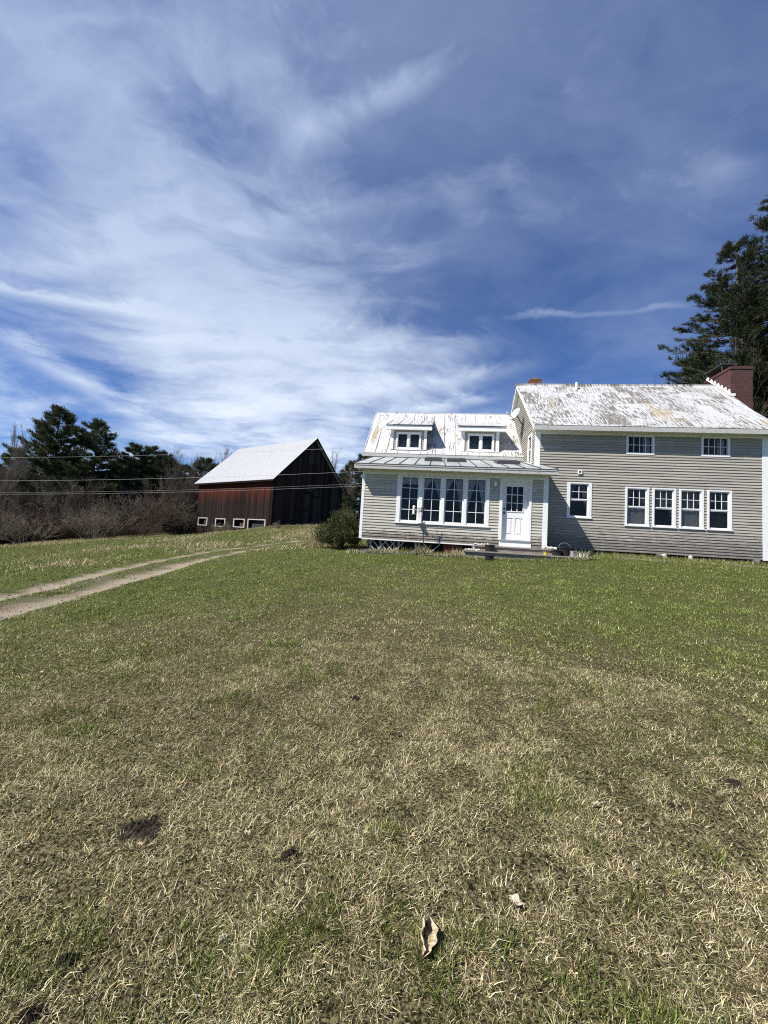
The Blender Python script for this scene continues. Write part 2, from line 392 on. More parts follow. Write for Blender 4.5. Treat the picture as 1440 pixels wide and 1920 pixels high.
# the two wheel ruts of the farm track
rut_a = [(-160, 1192), (-60, 1166), (0, 1149), (100, 1124), (200, 1096), (300, 1068), (400, 1043), (470, 1030), (530, 1022), (565, 1019)]
rut_b = [(-160, 1152), (-60, 1134), (0, 1120), (100, 1095), (200, 1071), (300, 1049), (400, 1032), (470, 1024), (530, 1017), (560, 1014)]
RA = np.array([_hit(*p)[:2] for p in rut_a]); RB = np.array([_hit(*p)[:2] for p in rut_b])
def polydist(x, y, P):
    best = np.full(np.shape(x), 1e9)
    for (a, b) in zip(P[:-1], P[1:]):
        d = b-a; t = np.clip(((x-a[0])*d[0]+(y-a[1])*d[1])/(d@d), 0, 1)
        best = np.minimum(best, np.hypot(x-a[0]-t*d[0], y-a[1]-t*d[1]))
    return best
def rutdepth(x, y):
    w = .36
    da, db = polydist(x, y, RA), polydist(x, y, RB)
    return np.clip(1-da/w/1.3, 0, 1), np.clip(1-db/w/1.3, 0, 1)
def ground(x, y):
    x = np.asarray(x, float); y = np.asarray(y, float)
    z = ground_smooth(x, y)
    near = (x > -22) & (x < 0) & (y > 0) & (y < 30)
    if np.any(near):
        a, b = rutdepth(x, y); z = z-.10*np.maximum(a, b)**.6*near
    z = z+(fbm(x, y, 1.1, 5, 3)-.5)*.07*np.clip(1.5-np.hypot(x, y)/60, .3, 1)
    return z
def gz(x, y): return float(ground(np.array([x]), np.array([y]))[0])

def grid(xs, ys):
    X, Y = np.meshgrid(xs, ys); Zv = ground(X, Y)
    V = np.stack([X.ravel(), Y.ravel(), Zv.ravel()], 1); nx, ny = len(xs), len(ys)
    i = np.arange(nx-1)[None, :]+nx*np.arange(ny-1)[:, None]; i = i.ravel()
    return V, np.stack([i, i+1, i+1+nx, i+nx], 1)
xs = np.concatenate([np.linspace(-400, -60, 12), np.arange(-56, -18, 2.), np.arange(-18, 0, .16), np.arange(0, 18, .4), np.arange(18, 60, 3.), np.linspace(62, 400, 12)])
ys = np.concatenate([np.linspace(-60, -6, 10), np.arange(-4, 27, .2), np.arange(27, 60, .8), np.arange(60, 100, 4.), np.linspace(104, 600, 14)])
V, F = grid(xs, ys)
def _ground(t, b):
    v = t.new('ShaderNodeTexCoord').outputs['Object']
    a = t.sep(attr(t))
    n1 = t.noise(v, 3., 8, .7); n2 = t.noise(v, 28., 6, .75)
    n3 = t.noise(v, 105., 3, .6); n4 = t.noise(v, 46., 4, .7)
    straw = t.mix(t.smooth(t.math('MULTIPLY_ADD', n4, .5, t.math('MULTIPLY', n3, .5)), .42, .60), (.013, .011, .006), (.20, .17, .085))
    green = t.mix(t.smooth(t.math('MULTIPLY_ADD', n4, .5, t.math('MULTIPLY', n3, .5)), .42, .60), (.012, .016, .006), (.15, .175, .045))
    c = t.mix(a[0], straw, green)
    c = t.mix(t.smooth(n3, .62, .72), c, (.34, .29, .18))
    c = t.mix(t.math('MULTIPLY', t.smooth(n1, .58, .75), .6), c, (.040, .032, .022))
    sand = t.mix(t.math('MULTIPLY_ADD', n1, .6, t.math('MULTIPLY', n2, .5)), (.17, .135, .098), (.42, .35, .26))
    c = t.mix(a[1], c, sand)
    c = t.mix(a[2], c, t.mix(n2, (.08, .065, .05), (.20, .165, .125)))
    bump(t, b, t.math('MULTIPLY_ADD', n3, .5, n2), .7, .04)
    return c
M['ground'] = mat('lawn_ground', _ground, 1., spec=.05)
HO = np.array([-0.82911225, 14.04131138, CAMZ-.02455199])        # house origin: front left corner of sunroom siding
UX = np.array([math.cos(YAW), math.sin(YAW)]); NX = np.array([math.sin(YAW), -math.cos(YAW)])
def house_xy(u, n): return HO[:2]+UX*u+NX*n
def to_house(x, y):
    dx, dy = x-HO[0], y-HO[1]; return dx*UX[0]+dy*UX[1], dx*NX[0]+dy*NX[1]
def greenness(x, y):
    "share of live grass: green near the house and on the left, straw in the foreground"
    d = np.hypot(x, y); g = np.clip((d-3.0)/8.5, 0, 1)**.8-.16*np.clip((6-d)/2, 0, 1)
    g = g+(fbm(x, y, .42, 21, 4)-.5)*.95
    g = g+np.exp(-((x-4.2)**2/5+(y-4.6)**2/5))*.18
    far = np.clip((d-18)/20, 0, 1)
    g = g*(1-.45*far)
    g = g+(fbm(x, y, 2.3, 33, 3)-.5)*.5
    return np.clip(g*.95+.03, .02, .97)
ga, gb = rutdepth(V[:, 0], V[:, 1])
gc = np.zeros((len(V), 3)); gc[:, 0] = greenness(V[:, 0], V[:, 1])
rm = np.maximum(ga, gb); gc[:, 1] = np.clip(rm*1.6+(fbm(V[:, 0], V[:, 1], 3., 8, 3)-.5)*2.2, 0, 1)*(rm > 0)
mid = np.exp(-((polydist(V[:, 0], V[:, 1], (RA+RB)/2))/1.05)**4)
mid *= np.clip((17-V[:, 1])/9, .15, 1)
gc[:, 2] = np.clip(mid*(fbm(V[:, 0], V[:, 1], 1.7, 9, 3))*1.05-rm, 0, 1)
uu, nn = to_house(V[:, 0], V[:, 1])
gc[:, 2] = np.maximum(gc[:, 2], ((uu > -.3) & (uu < 15) & (nn < .1) & (nn > -9))*1.)
ground_o = mesh_np('ground', V, F, M['ground'], colors=gc, smooth=True); tag(ground_o, kind='structure')

# ------------------------------------------------------------------ grass blades
def blades(n, xy, length, width, lean, colr, curl=.5, base_drop=.01, seed=0):
    g = np.random.default_rng(seed)
    x, y = xy[:, 0], xy[:, 1]; z = ground(x, y)-base_drop
    h = g.random(n)*2*np.pi; tw = h+np.pi/2+g.normal(0, .5, n)
    dx, dy = np.cos(h), np.sin(h); wx, wy = np.cos(tw)*width/2, np.sin(tw)*width/2
    l1 = np.clip(lean, 0, 1.5); l2 = np.clip(lean+curl*g.random(n)*1.6, 0, 2.1)
    bend = g.normal(0, .5, n); dx2, dy2 = np.cos(h+bend), np.sin(h+bend)
    mx, my, mz = x+dx*np.sin(l1)*length*.5, y+dy*np.sin(l1)*length*.5, z+np.cos(l1)*length*.5
    tx, ty, tz = mx+dx2*np.sin(l2)*length*.5, my+dy2*np.sin(l2)*length*.5, mz+np.cos(l2)*length*.5
    tz = np.maximum(tz, z+.006)
    V = np.empty((n, 5, 3), np.float32)
    V[:, 0] = np.stack([x-wx, y-wy, z], 1); V[:, 1] = np.stack([x+wx, y+wy, z], 1)
    V[:, 2] = np.stack([mx-wx*.8, my-wy*.8, mz], 1); V[:, 3] = np.stack([mx+wx*.8, my+wy*.8, mz], 1)
    V[:, 4] = np.stack([tx, ty, tz], 1)
    b = (np.arange(n)*5)[:, None]
    F = np.concatenate([b+np.array([[0, 1, 3]]), b+np.array([[0, 3, 2]]), b+np.array([[2, 3, 4]])], 0)
    C = np.repeat(colr[:, None, :], 5, 1)
    return V.reshape(-1, 3), F, C.reshape(-1, 3)
def lawn_points(n, r0, r1, a0, a1, power, seed):
    g = np.random.default_rng(seed)
    u = g.random(n); r = (r0**power+u*(r1**power-r0**power))**(1/power)
    a = np.radians(a0+(a1-a0)*g.random(n))
    return np.stack([r*np.sin(a), r*np.cos(a)], 1)
dirt_spots = []   # (x, y, radius) bare soil
for (px, py, r_) in ((265, 1560, .145), (125, 1812, .055), (55, 1912, .06), (1375, 1476, .06), (1265, 1520, .07), (545, 1610, .07), (665, 1312, .07)):
    p = _hit(px, py, ground); dirt_spots.append((p[0], p[1], r_*.5))
def keep(P, seed):
    g = np.random.default_rng(seed)
    a, b = rutdepth(P[:, 0], P[:, 1]); k = np.maximum(a, b)+.5*np.exp(-(polydist(P[:, 0], P[:, 1], (RA+RB)/2)/1.)**4)*(fbm(P[:, 0], P[:, 1], 2.2, 9, 2) > .5) < .2+g.random(len(P))*.45
    u, n = to_house(P[:, 0], P[:, 1])
    k &= ~((u > -.05) & (u < 6.6) & (n < .12) & (n > -9)) & ~((u > 6.3) & (u < 14.5) & (n < -1.36) & (n > -9))
    k &= ~((u > 3.6) & (u < 7.2) & (n > 0) & (n < .95))
    for (x, y, r_) in dirt_spots:
        d = np.hypot(P[:, 0]-x, P[:, 1]-y); k &= (d > r_*(.75+.5*g.random(len(P)))) | (g.random(len(P)) < .13)
    return k
STRAW = np.array([[.60, .51, .30], [.46, .38, .20], [.19, .145, .075], [.72, .63, .40], [.09, .068, .036], [.37, .325, .155]])
GREEN = np.array([[.145, .185, .040], [.20, .235, .055], [.095, .125, .032], [.27, .285, .09], [.165, .20, .06]])
def grow(n, r0, r1, a0, a1, power, seed, lmul, wmul, name=None):
    g = np.random.default_rng(seed+100)
    P = lawn_points(n, r0, r1, a0, a1, power, seed)
    cl = .6*vnoise(P[:, 0], P[:, 1], 13., 77)+.4*vnoise(P[:, 0], P[:, 1], 5., 78); bare = fbm(P[:, 0], P[:, 1], 1.4, 79, 3)
    k = g.random(n) < np.clip(.12+2.1*(cl-.22), .12, 1)*np.clip(1.15-2.2*np.clip(bare-.62, 0, 1), .45, 1)
    P, cl = P[k], cl[k]; k = keep(P, seed); P, cl = P[k], cl[k]; n = len(P)
    gr = greenness(P[:, 0], P[:, 1])
    tf = .6*vnoise(P[:, 0], P[:, 1], 7.5, 5)+.4*vnoise(P[:, 0], P[:, 1], 2.2, 6); tuft = np.clip((tf-.56)*5, 0, 1)
    isg = g.random(n) < np.clip(gr*.74+.07+.11*tuft, 0, .82)
    colr = np.where(isg[:, None], GREEN[g.integers(0, 5, n)], STRAW[g.integers(0, 6, n)])
    dn = np.hypot(P[:, 0], P[:, 1]); colr = np.where(isg[:, None], colr*np.clip(.62+.38*(dn-3)/4, .62, 1)[:, None], colr)
    tone = vnoise(P[:, 0], P[:, 1], 2.7, 15); colr = colr*np.exp(g.normal(-.05, .47, (n, 1)))*(.75+.5*tone[:, None])
    colr = np.minimum(colr, np.array([[.80, .72, .50]]))
    L = np.where(isg, g.uniform(.018, .042, n)*(1+.7*tuft), g.uniform(.014, .050, n)*(1+.7*(g.random(n) > .93)))*lmul*(.65+.8*cl)
    W = np.where(isg, g.uniform(.002, .004, n), g.uniform(.0012, .0036, n))*wmul
    lean = np.where(isg, g.uniform(.1, 1.1, n), g.uniform(.6, 1.45, n))
    return blades(n, P, L, W, lean, colr, seed=seed+200)
parts = [grow(1350000, 1.0, 4.6, -62, 62, 1.25, 1, 1.0, 1.15),
         grow(760000, 4.4, 10., -62, 62, 1.3, 2, 1.05, 1.9),
         grow(420000, 9.6, 18., -66, 62, 1.4, 3, 1.25, 2.9)]
def join(parts):
    o = 0; VV, FF, CC = [], [], []
    for v, f, c in parts: VV.append(v); FF.append(f+o); CC.append(c); o += len(v)
    return np.concatenate(VV), np.concatenate(FF), np.concatenate(CC)
V, F, C = join(parts)
lawn = mesh_np('lawn_grass', V, F, M['grass'], colors=C)
tag(lawn, 'short patchy spring lawn, straw coloured near the viewer and green by the farmhouse', 'grass', kind='stuff')
# rough field grass beyond the track
def field(n, seed):
    g = np.random.default_rng(seed)
    P = lawn_points(n, 15., 46., -68, 2, 1.5, seed)
    P = P[keep(P, seed)]
    bx, by = P[:, 0]+10.5, P[:, 1]-36; bb = bx*math.cos(R(-35.02))+by*math.sin(R(-35.02)); bg = -bx*math.sin(R(-35.02))+by*math.cos(R(-35.02))
    P = P[~((bb < .2) & (bb > -13.5) & (bg > -.1) & (bg < 10))]
    n = len(P); tuft = fbm(P[:, 0], P[:, 1], .35, 61, 3)
    isg = g.random(n) < np.clip(.62-(tuft-.5)*2.2, .1, .85)
    colr = np.where(isg[:, None], GREEN[g.integers(0, 5, n)]*1.05, STRAW[g.integers(0, 6, n)]*.95)*(.75+.5*g.random((n, 1)))
    L = np.where(isg, g.uniform(.06, .15, n), g.uniform(.08, .34, n)*np.clip(tuft*2-.3, .3, 1.3))
    L *= np.clip(polydist(P[:, 0], P[:, 1], (RA+RB)/2)/2.5-.15, .25, 1)
    W = g.uniform(.008, .018, n)*1.2
    lean = np.where(isg, g.uniform(.1, .9, n), g.uniform(.3, 1.45, n))
    return blades(n, P, L, W, lean, colr, seed=seed+5)
V, F, C = field(150000, 41)
tag(mesh_np('field_grass', V, F, M['grass'], colors=C), 'rough green and straw field grass between the farm track and the thicket', 'grass', kind='stuff')

# loose stones in the wheel ruts
gg_ = np.random.default_rng(47)
rows = []
for Q in (RA, RB):
    tt = gg_.random(600)*(len(Q)-1); i = np.minimum(tt.astype(int), len(Q)-2); f = (tt-i)[:, None]
    rows.append(Q[i]*(1-f)+Q[i+1]*f+gg_.normal(0, .24, (600, 2)))
PR = np.concatenate(rows); n = len(PR); r_ = gg_.uniform(.006, .020, n)*np.where(gg_.random(n) > .95, 1.8, 1)
oc = np.array([[1, 0, 0], [0, 1, 0], [-1, 0, 0], [0, -1, 0], [0, 0, .8], [0, 0, -.8]]); of = np.array([[0, 1, 4], [1, 2, 4], [2, 3, 4], [3, 0, 4], [1, 0, 5], [2, 1, 5], [3, 2, 5], [0, 3, 5]])
jit = 1+gg_.normal(0, .22, (n, 6, 3)); V = oc[None]*r_[:, None, None]*jit; V[:, :, :2] += PR[:, None, :]; V[:, :, 2] += ground(PR[:, 0], PR[:, 1])[:, None]+r_[:, None]*.25
F = (np.arange(n)*6)[:, None, None]+of[None]
tag(mesh_np('track_gravel', V.reshape(-1, 3), F.reshape(-1, 3), M['stone_track'], smooth=False), 'loose stones and clods strewn along the wheel ruts of the farm track', 'gravel', kind='stuff')

# ------------------------------------------------------------------ farmhouse
house = empty('farmhouse', HO, YAW)
tag(house, 'old two storey farmhouse with peeling greige clapboards, white tin roofs and a dormered sunroom wing', 'house')
def hb(mb, u0, u1, n0, n1, v0, v1, mi=0): return mb.box(u0, u1, -n1, -n0, v0, v1, mi)
def hl(u, n, v): return Vector((u, -n, v))

def clapboards(name, mt, mapf, v0, v1, lo, hi, openings=(), exp=.102, seg=.7, seed=0, th=.026):
    "courses of overlapping boards; mapf(s, v, off) gives the local point, openings are (s0, s1, v0, v1)"
    g = random.Random(seed); mb = MB(); v = v0; ci = 0
    while v < v1-.004:
        c0, c1 = v, min(v+exp, v1); vm = (c0+c1)/2
        s0, s1 = lo(vm), hi(vm)
        ph = [g.uniform(0, 6.28) for _ in range(3)]
        wob = lambda s: .0035*math.sin(s*1.3+ph[0])+.0025*math.sin(s*3.1+ph[1])
        t_ = th*g.uniform(.93, 1.1)
        brk = []; q = s0+g.uniform(.3, 3.5)
        while q < s1: brk.append((q, g.random())); q += g.uniform(1.4, 4.2)
        tones = [g.random() for _ in range(len(brk)+1)]
        if s1 > s0+.01:
            cuts = sorted({c0, c1} | {x for o in openings for x in (o[2], o[3]) if c0 < x < c1})
            for a, b in zip(cuts, cuts[1:]):
                spans = [(s0, s1)]
                for o in openings:
                    if o[2] < (a+b)/2 < o[3]:
                        spans = [q for p0, p1 in spans for q in ((p0, min(p1, o[0])), (max(p0, o[1]), p1)) if q[1]-q[0] > .003]
                for (bq, _) in brk: spans = [q for p0, p1 in spans for q in (((p0, bq-.002), (bq+.002, p1)) if p0 < bq-.01 and p1 > bq+.01 else ((p0, p1),))]
                off = lambda vv: .003+t_*(1-(vv-c0)/exp)
                for p0, p1 in spans:
                    tn = (tones[sum(1 for bq, _ in brk if bq < (p0+p1)/2)],)*3
                    k = max(1, int((p1-p0)/seg+.5)); st = [p0+(p1-p0)*i/k for i in range(k+1)]
                    for x, y in zip(st, st[1:]):
                        wx, wy = wob(x), wob(y)
                        la, lb = (a+wx if a == c0 else a), (a+wy if a == c0 else a)
                        mb.poly([mapf(x, la, off(a)), mapf(y, lb, off(a)), mapf(y, b+.006, off(b)), mapf(x, b+.006, off(b))], 0, tn)
                        if a == c0: mb.poly([mapf(x, la, 0), mapf(y, lb, 0), mapf(y, lb, off(a)), mapf(x, la, off(a))], 0, tn)
        v += exp; ci += 1
    return mb.build(name, mt, house, colors=True)

front = lambda n: (lambda s, v, o: (s, -(n+o), v))
leftw = lambda u: (lambda s, v, o: (u-o, -s, v))       # s is n, wall faces -u
rightw = lambda u: (lambda s, v, o: (u+o, -s, v))
backw = lambda n: (lambda s, v, o: (s, -(n-o), v))
K = lambda c: (lambda v: c)

# openings -----------------------------------------------------------
NM = -1.4
sun_group = (1.27, 4.54, .575, 2.30)
door_open = (4.885, 5.965, -.05, 2.31)
lowers = [(9.62, 10.44), (10.55, 11.35), (11.45, 12.27), (12.38, 13.19)]
LV0, LV1 = .965, 2.41
small = (7.57, 8.45, 1.165, 2.51)
uppers = [(9.63, 10.60), (12.18, 13.13)]
UV0, UV1 = 3.63, 4.37
wall_sun = clapboards('sunroom_wall', M['siding_sunroom'], front(0), -.05, 2.33, K(.0), K(6.48), [sun_group, door_open], seed=1)
clapboards('sunroom_wall', M['siding_sunroom'], leftw(0), -.05, 2.9, lambda v: -3.66 if v < 2.33 else -3.66, lambda v: 0. if v < 2.35 else min(0, -(v-2.35)/.3), seed=2)
clapboards('sunroom_wall', M['siding_sunroom'], rightw(6.48), -.05, 2.85, K(-1.4), lambda v: 0. if v < 2.4 else -(v-2.4)/.3, seed=3)
ins = .01
mo = [(a+ins, b-ins, LV0+ins, LV1-ins) for a, b in lowers]+[(small[0]+ins, small[1]-ins, small[2]+ins, small[3]-ins)]+[(a+ins, b-ins, UV0+ins, UV1-ins) for a, b in uppers]
clapboards('main_wall', M['siding_main'], front(NM), 0., 4.5, K(6.4), K(14.34), mo, seed=4)
RS = .842; rake = lambda n: 4.58+RS*(-1.0-n)-.10
gable_win = (-2.62, -1.95, 3.30, 4.55)
clapboards('gable_wall', M['siding_main'], leftw(6.4), 0., 7.5, lambda v: -7.8 if v < 4.8 else -9.2+(-(v+.10-4.58)/RS-1.0)*-1, lambda v: NM if v < 4.75 else -1.0-(v+.10-4.58)/RS,
           [gable_win], seed=5)
clapboards('gable_wall', M['siding_main'], rightw(14.34), 0., 7.5, lambda v: -7.8 if v < 4.8 else -9.2+(-(v+.10-4.58)/RS-1.0)*-1, lambda v: NM if v < 4.75 else -1.0-(v+.10-4.58)/RS, seed=6)
clapboards('rear_wall', M['siding_main'], backw(-7.8), 0., 4.6, K(6.4), K(14.34), seed=7)
ELS = .95; ell_rake = lambda n: 3.85+ELS*(-3.35-n)-.1
clapboards('ell_wall', M['siding_sunroom'], leftw(-.45), .0, 6.65, lambda v: -9.12 if v < 4 else -12.8+(3.35+(v+.1-3.85)/ELS), lambda v: -3.68 if v < 4.05 else -3.35-(v+.1-3.85)/ELS, seed=8)
clapboards('ell_wall', M['siding_sunroom'], backw(-9.12), .0, 4.0, K(-.45), K(6.4), seed=9)
clapboards('ell_wall', M['siding_sunroom'], front(-3.68), .0, 3.72, K(-.45), K(0.), seed=10)

# trim: corner boards, friezes, water table --------------------------
mb = MB()
hb(mb, -.03, .075, -.075, .028, -.06, 2.449); hb(mb, 6.345, 6.51, -.06, .03, -.06, 2.449)
hb(mb, .075, 6.345, .0, .026, 2.31, 2.45)                       # frieze over sunroom windows
hb(mb, .075, 4.88, -.02, .030, -.085, -.045)                    # bottom board
mb.build('sunroom_trim', M['trim'], house, bevel=.004)
mb = MB()
hb(mb, 6.37, 6.55, NM-.09, NM+.032, -.02, 4.44); hb(mb, 14.17, 14.375, NM-.1, NM+.032, -.02, 4.44)
hb(mb, 6.55, 9.615, NM, NM+.028, 4.34, 4.47); hb(mb, 10.615, 12.165, NM, NM+.028, 4.34, 4.47); hb(mb, 13.145, 14.17, NM, NM+.028, 4.34, 4.47)
hb(mb, 9.615, 10.615, NM, NM+.028, 4.385, 4.47); hb(mb, 12.165, 13.145, NM, NM+.028, 4.385, 4.47)
mb.build('main_trim', M['trim'], house, bevel=.004)

# roofs ---------------------------------------------------------------
def slab(mb, p, th, mi=0, mside=1):
    "roof slab from 4 top corners (eaveL, eaveR, ridgeR, ridgeL)"
    t = [Vector(q) for q in p]; bt = [q-Vector((0, 0, th)) for q in t]
    mb.poly(t, mi); mb.poly(bt[::-1], mside)
    for i in range(4): j = (i+1) % 4; mb.poly([bt[i], bt[j], t[j], t[i]], mside)
rv = lambda n: 4.58+RS*(-1.0-n)
NR = -4.6; NB = 2*NR+1.0
mb = MB()
# front slope in strips, with the slight sag of an old roof
def sag(u, n): return .035*math.sin(u*.9+n*.7)+.02*math.sin(u*2.1-n*1.3)-.03*math.exp(-((u-10.5)/2.5)**2)
def surface(mb, u0f, u1f, n0, n1, vf, nu, nn, mi=0):
    P = [[None]*(nu+1) for _ in range(nn+1)]
    for j in range(nn+1):
        n = n0+(n1-n0)*j/nn; a, b = u0f(n), u1f(n)
        for i in range(nu+1):
            u = a+(b-a)*i/nu; P[j][i] = hl(u, n, vf(n)+sag(u, n)*min(1, j/2, (nn-j)/2))
    for j in range(nn):
        for i in range(nu): mb.poly([P[j][i], P[j][i+1], P[j+1][i+1], P[j+1][i]], mi)
surface(mb, lambda n: 6.19, lambda n: 14.62 if n > -2.4 else 14.62+.25*min(1, (-2.4-n)/1.4), -1.0, NR, rv, 40, 14)
slab(mb, [hl(14.87, 2*NR+1.0, 4.58), hl(6.19, 2*NR+1.0, 4.58), hl(6.19, NR, rv(NR)), hl(14.87, NR, rv(NR))], .05, 0, 0)
hb(mb, 6.15, 14.82, NR-.07, NR+.07, rv(NR)-.06, rv(NR)+.012)
mb.build('main_roof', [M['tin_main'], M['fascia']], house, smooth=False)
mb = MB()
hb(mb, 6.22, 14.6, -1.045, -1.008, 4.40, 4.565)                           # fascia board
mb.build('main_fascia', M['fascia'], house, bevel=.004)
mb = MB()
hb(mb, 6.24, 14.58, NM+.03, -1.047, 4.455, 4.49)                          # soffit
for u_ in (6.205, 14.56):                                                 # rake boards
    for (na, nb) in ((-1.01, NR), (2*NR+1.01, NR)):
        mb.hexa([hl(u_, na, 4.40), hl(u_+.03, na, 4.40), hl(u_+.03, nb, rv(NR)-.20), hl(u_, nb, rv(NR)-.20),
                 hl(u_, na, 4.57), hl(u_+.03, na, 4.57), hl(u_+.03, nb, rv(NR)-.012), hl(u_, nb, rv(NR)-.012)])
    a, b = (u_+.03, 6.40) if u_ < 10 else (14.34, u_)
    for (na, nb) in ((-1.01, NR), (2*NR+1.01, NR)):
        mb.poly([hl(a, na, 4.44), hl(b, na, 4.44), hl(b, nb, rv(NR)-.12), hl(a, nb, rv(NR)-.12)])
mb.build('eave_boards', M['trim'], house)
# ell
ev = lambda n: 3.85+ELS*(-3.35-n); ER = -6.4
mb = MB()
surface(mb, lambda n: -.75, lambda n: 6.385, -3.35, ER, ev, 24, 10)
slab(mb, [hl(6.385, 2*ER+3.35, 3.85), hl(-.75, 2*ER+3.35, 3.85), hl(-.75, ER, ev(ER)), hl(6.385, ER, ev(ER))], .04, 0, 0)
hb(mb, -.76, 6.39, ER-.05, ER+.05, ev(ER)-.05, ev(ER)+.012)
mb.build('ell_roof', [M['tin_ell'], M['fascia']], house)
mb = MB()
for u_ in [-.72+.52*i for i in range(14)]:
    a, b = hl(u_, -3.37, ev(-3.37)+.012), hl(u_, ER+.06, ev(ER+.06)+.012)
    mb.bar(a, b, .022, .03)
mb.build('roof_seams', M['seam'], house)
mb = MB()
hb(mb, -.73, 6.38, -3.40, -3.362, 3.69, 3.84); hb(mb, -.40, 6.38, -3.66, -3.402, 3.70, 3.73)
for (na, nb) in ((-3.36, ER), (2*ER+3.36, ER)):
    mb.hexa([hl(-.735, na, 3.69), hl(-.705, na, 3.69), hl(-.705, nb, ev(ER)-.19), hl(-.735, nb, ev(ER)-.19),
             hl(-.735, na, 3.84), hl(-.705, na, 3.84), hl(-.705, nb, ev(ER)-.012), hl(-.735, nb, ev(ER)-.012)])
    mb.poly([hl(-.705, na, 3.72), hl(-.45, na, 3.72), hl(-.45, nb, ev(ER)-.11), hl(-.705, nb, ev(ER)-.11)])
mb.build('ell_fascia', M['fascia'], house)
# sunroom
SR = .27; sv = lambda n: 2.615+SR*(.50-n)
mb = MB()
slab(mb, [hl(-.28, .50, sv(.50)), hl(6.70, .50, sv(.50)), hl(6.70, NM+.02, sv(NM+.02)), hl(-.28, NM+.02, sv(NM+.02))], .035, 0, 1)
slab(mb, [hl(-.28, NM+.0199, sv(NM+.02)), hl(6.38, NM+.0199, sv(NM+.02)), hl(6.38, -3.45, sv(-3.45)), hl(-.28, -3.45, sv(-3.45))], .035, 0, 1)
mb.build('sunroom_roof', [M['tin_sunroom'], M['dark_metal']], house)
mb = MB()
for i in range(14):
    u_ = -.24+.53*i
    e = -3.42 if u_ < 6.38 else NM+.04
    mb.bar(hl(u_, .50, sv(.50)+.012), hl(u_, e, sv(e)+.012), .024, .032)
mb.build('roof_seams', M['dark_metal'], house)
mb = MB()
hb(mb, -.27, 6.69, .455, .485, 2.43, 2.57)
for u_ in (-.27, 6.66):
    e = -3.4 if u_ < 0 else NM+.04
    mb.hexa([hl(u_, .454, 2.43), hl(u_+.03, .454, 2.43), hl(u_+.03, e, sv(e)-.16), hl(u_, e, sv(e)-.16), hl(u_, .454, 2.57), hl(u_+.03, .454, 2.57), hl(u_+.03, e, sv(e)-.045), hl(u_, e, sv(e)-.045)])
hb(mb, -.24, 6.66, .486, .50, 2.545, 2.577)
mb.build('sunroom_fascia', M['fascia'], house, bevel=.004)
mb = MB(); hb(mb, -.24, 6.66, .03, .453, 2.452, 2.48); mb.build('soffit', M['soffit'], house)
MB().poly([hl(-.24, .03, 2.46), hl(0, .03, 2.46), hl(0, -3.4, sv(-3.4)-.15), hl(-.24, -3.4, sv(-3.4)-.15)]).build('soffit', M['soffit'], house)
mb = MB()
mb.poly([hl(6.48, .03, 2.46), hl(6.66, .03, 2.46), hl(6.66, NM+.03, sv(NM)-.15), hl(6.48, NM+.03, sv(NM)-.15)])
mb.build('soffit', M['soffit'], house)
# skylights on the sunroom roof
for (a, b, n0, n1) in ((2.15, 2.85, -2.3, -1.55), (3.05, 3.80, -2.3, -1.55), (4.95, 5.8, -2.0, -1.2)):
    mb = MB()
    for (q0, q1, w0, w1) in ((a, b, n1-.05, n1), (a, b, n0, n0+.05), (a, a+.05, n0+.05, n1-.05), (b-.05, b, n0+.05, n1-.05)):
        mb.hexa([hl(q0, w1, sv(w1)), hl(q1, w1, sv(w1)), hl(q1, w0, sv(w0)), hl(q0, w0, sv(w0)), hl(q0, w1, sv(w1)+.13), hl(q1, w1, sv(w1)+.13), hl(q1, w0, sv(w0)+.13), hl(q0, w0, sv(w0)+.13)])
    sk = mb.build('skylight', M['dark_metal'], house)
    MB().poly([hl(a+.05, n1-.05, sv(n1)+.11), hl(b-.05, n1-.05, sv(n1)+.11), hl(b-.05, n0+.05, sv(n0)+.10), hl(a+.05, n0+.05, sv(n0)+.10)]).build('pane', M['dark_metal'], sk)

# windows --------------------------------------------------------------
def curtain_sheet(name, mt, parent, u0f, u1f, v0, v1, n, waves=5, amp=.02, nv=6, nu=28):
    mb = MB(); P = []
    for j in range(nv+1):
        v = v0+(v1-v0)*j/nv; a, b = u0f(j/nv), u1f(j/nv)
        P.append([hl(a+(b-a)*i/nu, n+amp*math.sin(i/nu*waves*6.28+.6*math.sin(j*.7)), v) for i in range(nu+1)])
    for j in range(nv):
        for i in range(nu): mb.poly([P[j][i], P[j][i+1], P[j+1][i+1], P[j+1][i]])
    return mb.build(name, mt, parent, smooth=True)
def frame_ring(mb, u0, u1, v0, v1, w, n0, n1, wb=None, wt=None):
    wb = wb or w; wt = wt or w
    hb(mb, u0, u0+w, n0, n1, v0, v1); hb(mb, u1-w, u1, n0, n1, v0, v1)
    hb(mb, u0+w, u1-w, n0, n1, v0, v0+wb); hb(mb, u0+w, u1-w, n0, n1, v1-wt, v1)
def muntins(mb, u0, u1, v0, v1, cols, rows, n0, n1, w=.02):
    for i in range(1, cols):
        x = u0+(u1-u0)*i/cols; hb(mb, x-w/2, x+w/2, n0, n1, v0, v1)
    for j in range(1, rows):
        y = v0+(v1-v0)*j/rows; hb(mb, u0, u1, n0+.002, n1-.002, y-w/2, y+w/2)
def pane(parent, u0, u1, v0, v1, n):
    return MB().poly([hl(u0, n, v0), hl(u1, n, v0), hl(u1, n, v1), hl(u0, n, v1)]).build('pane', M['glass'], parent)

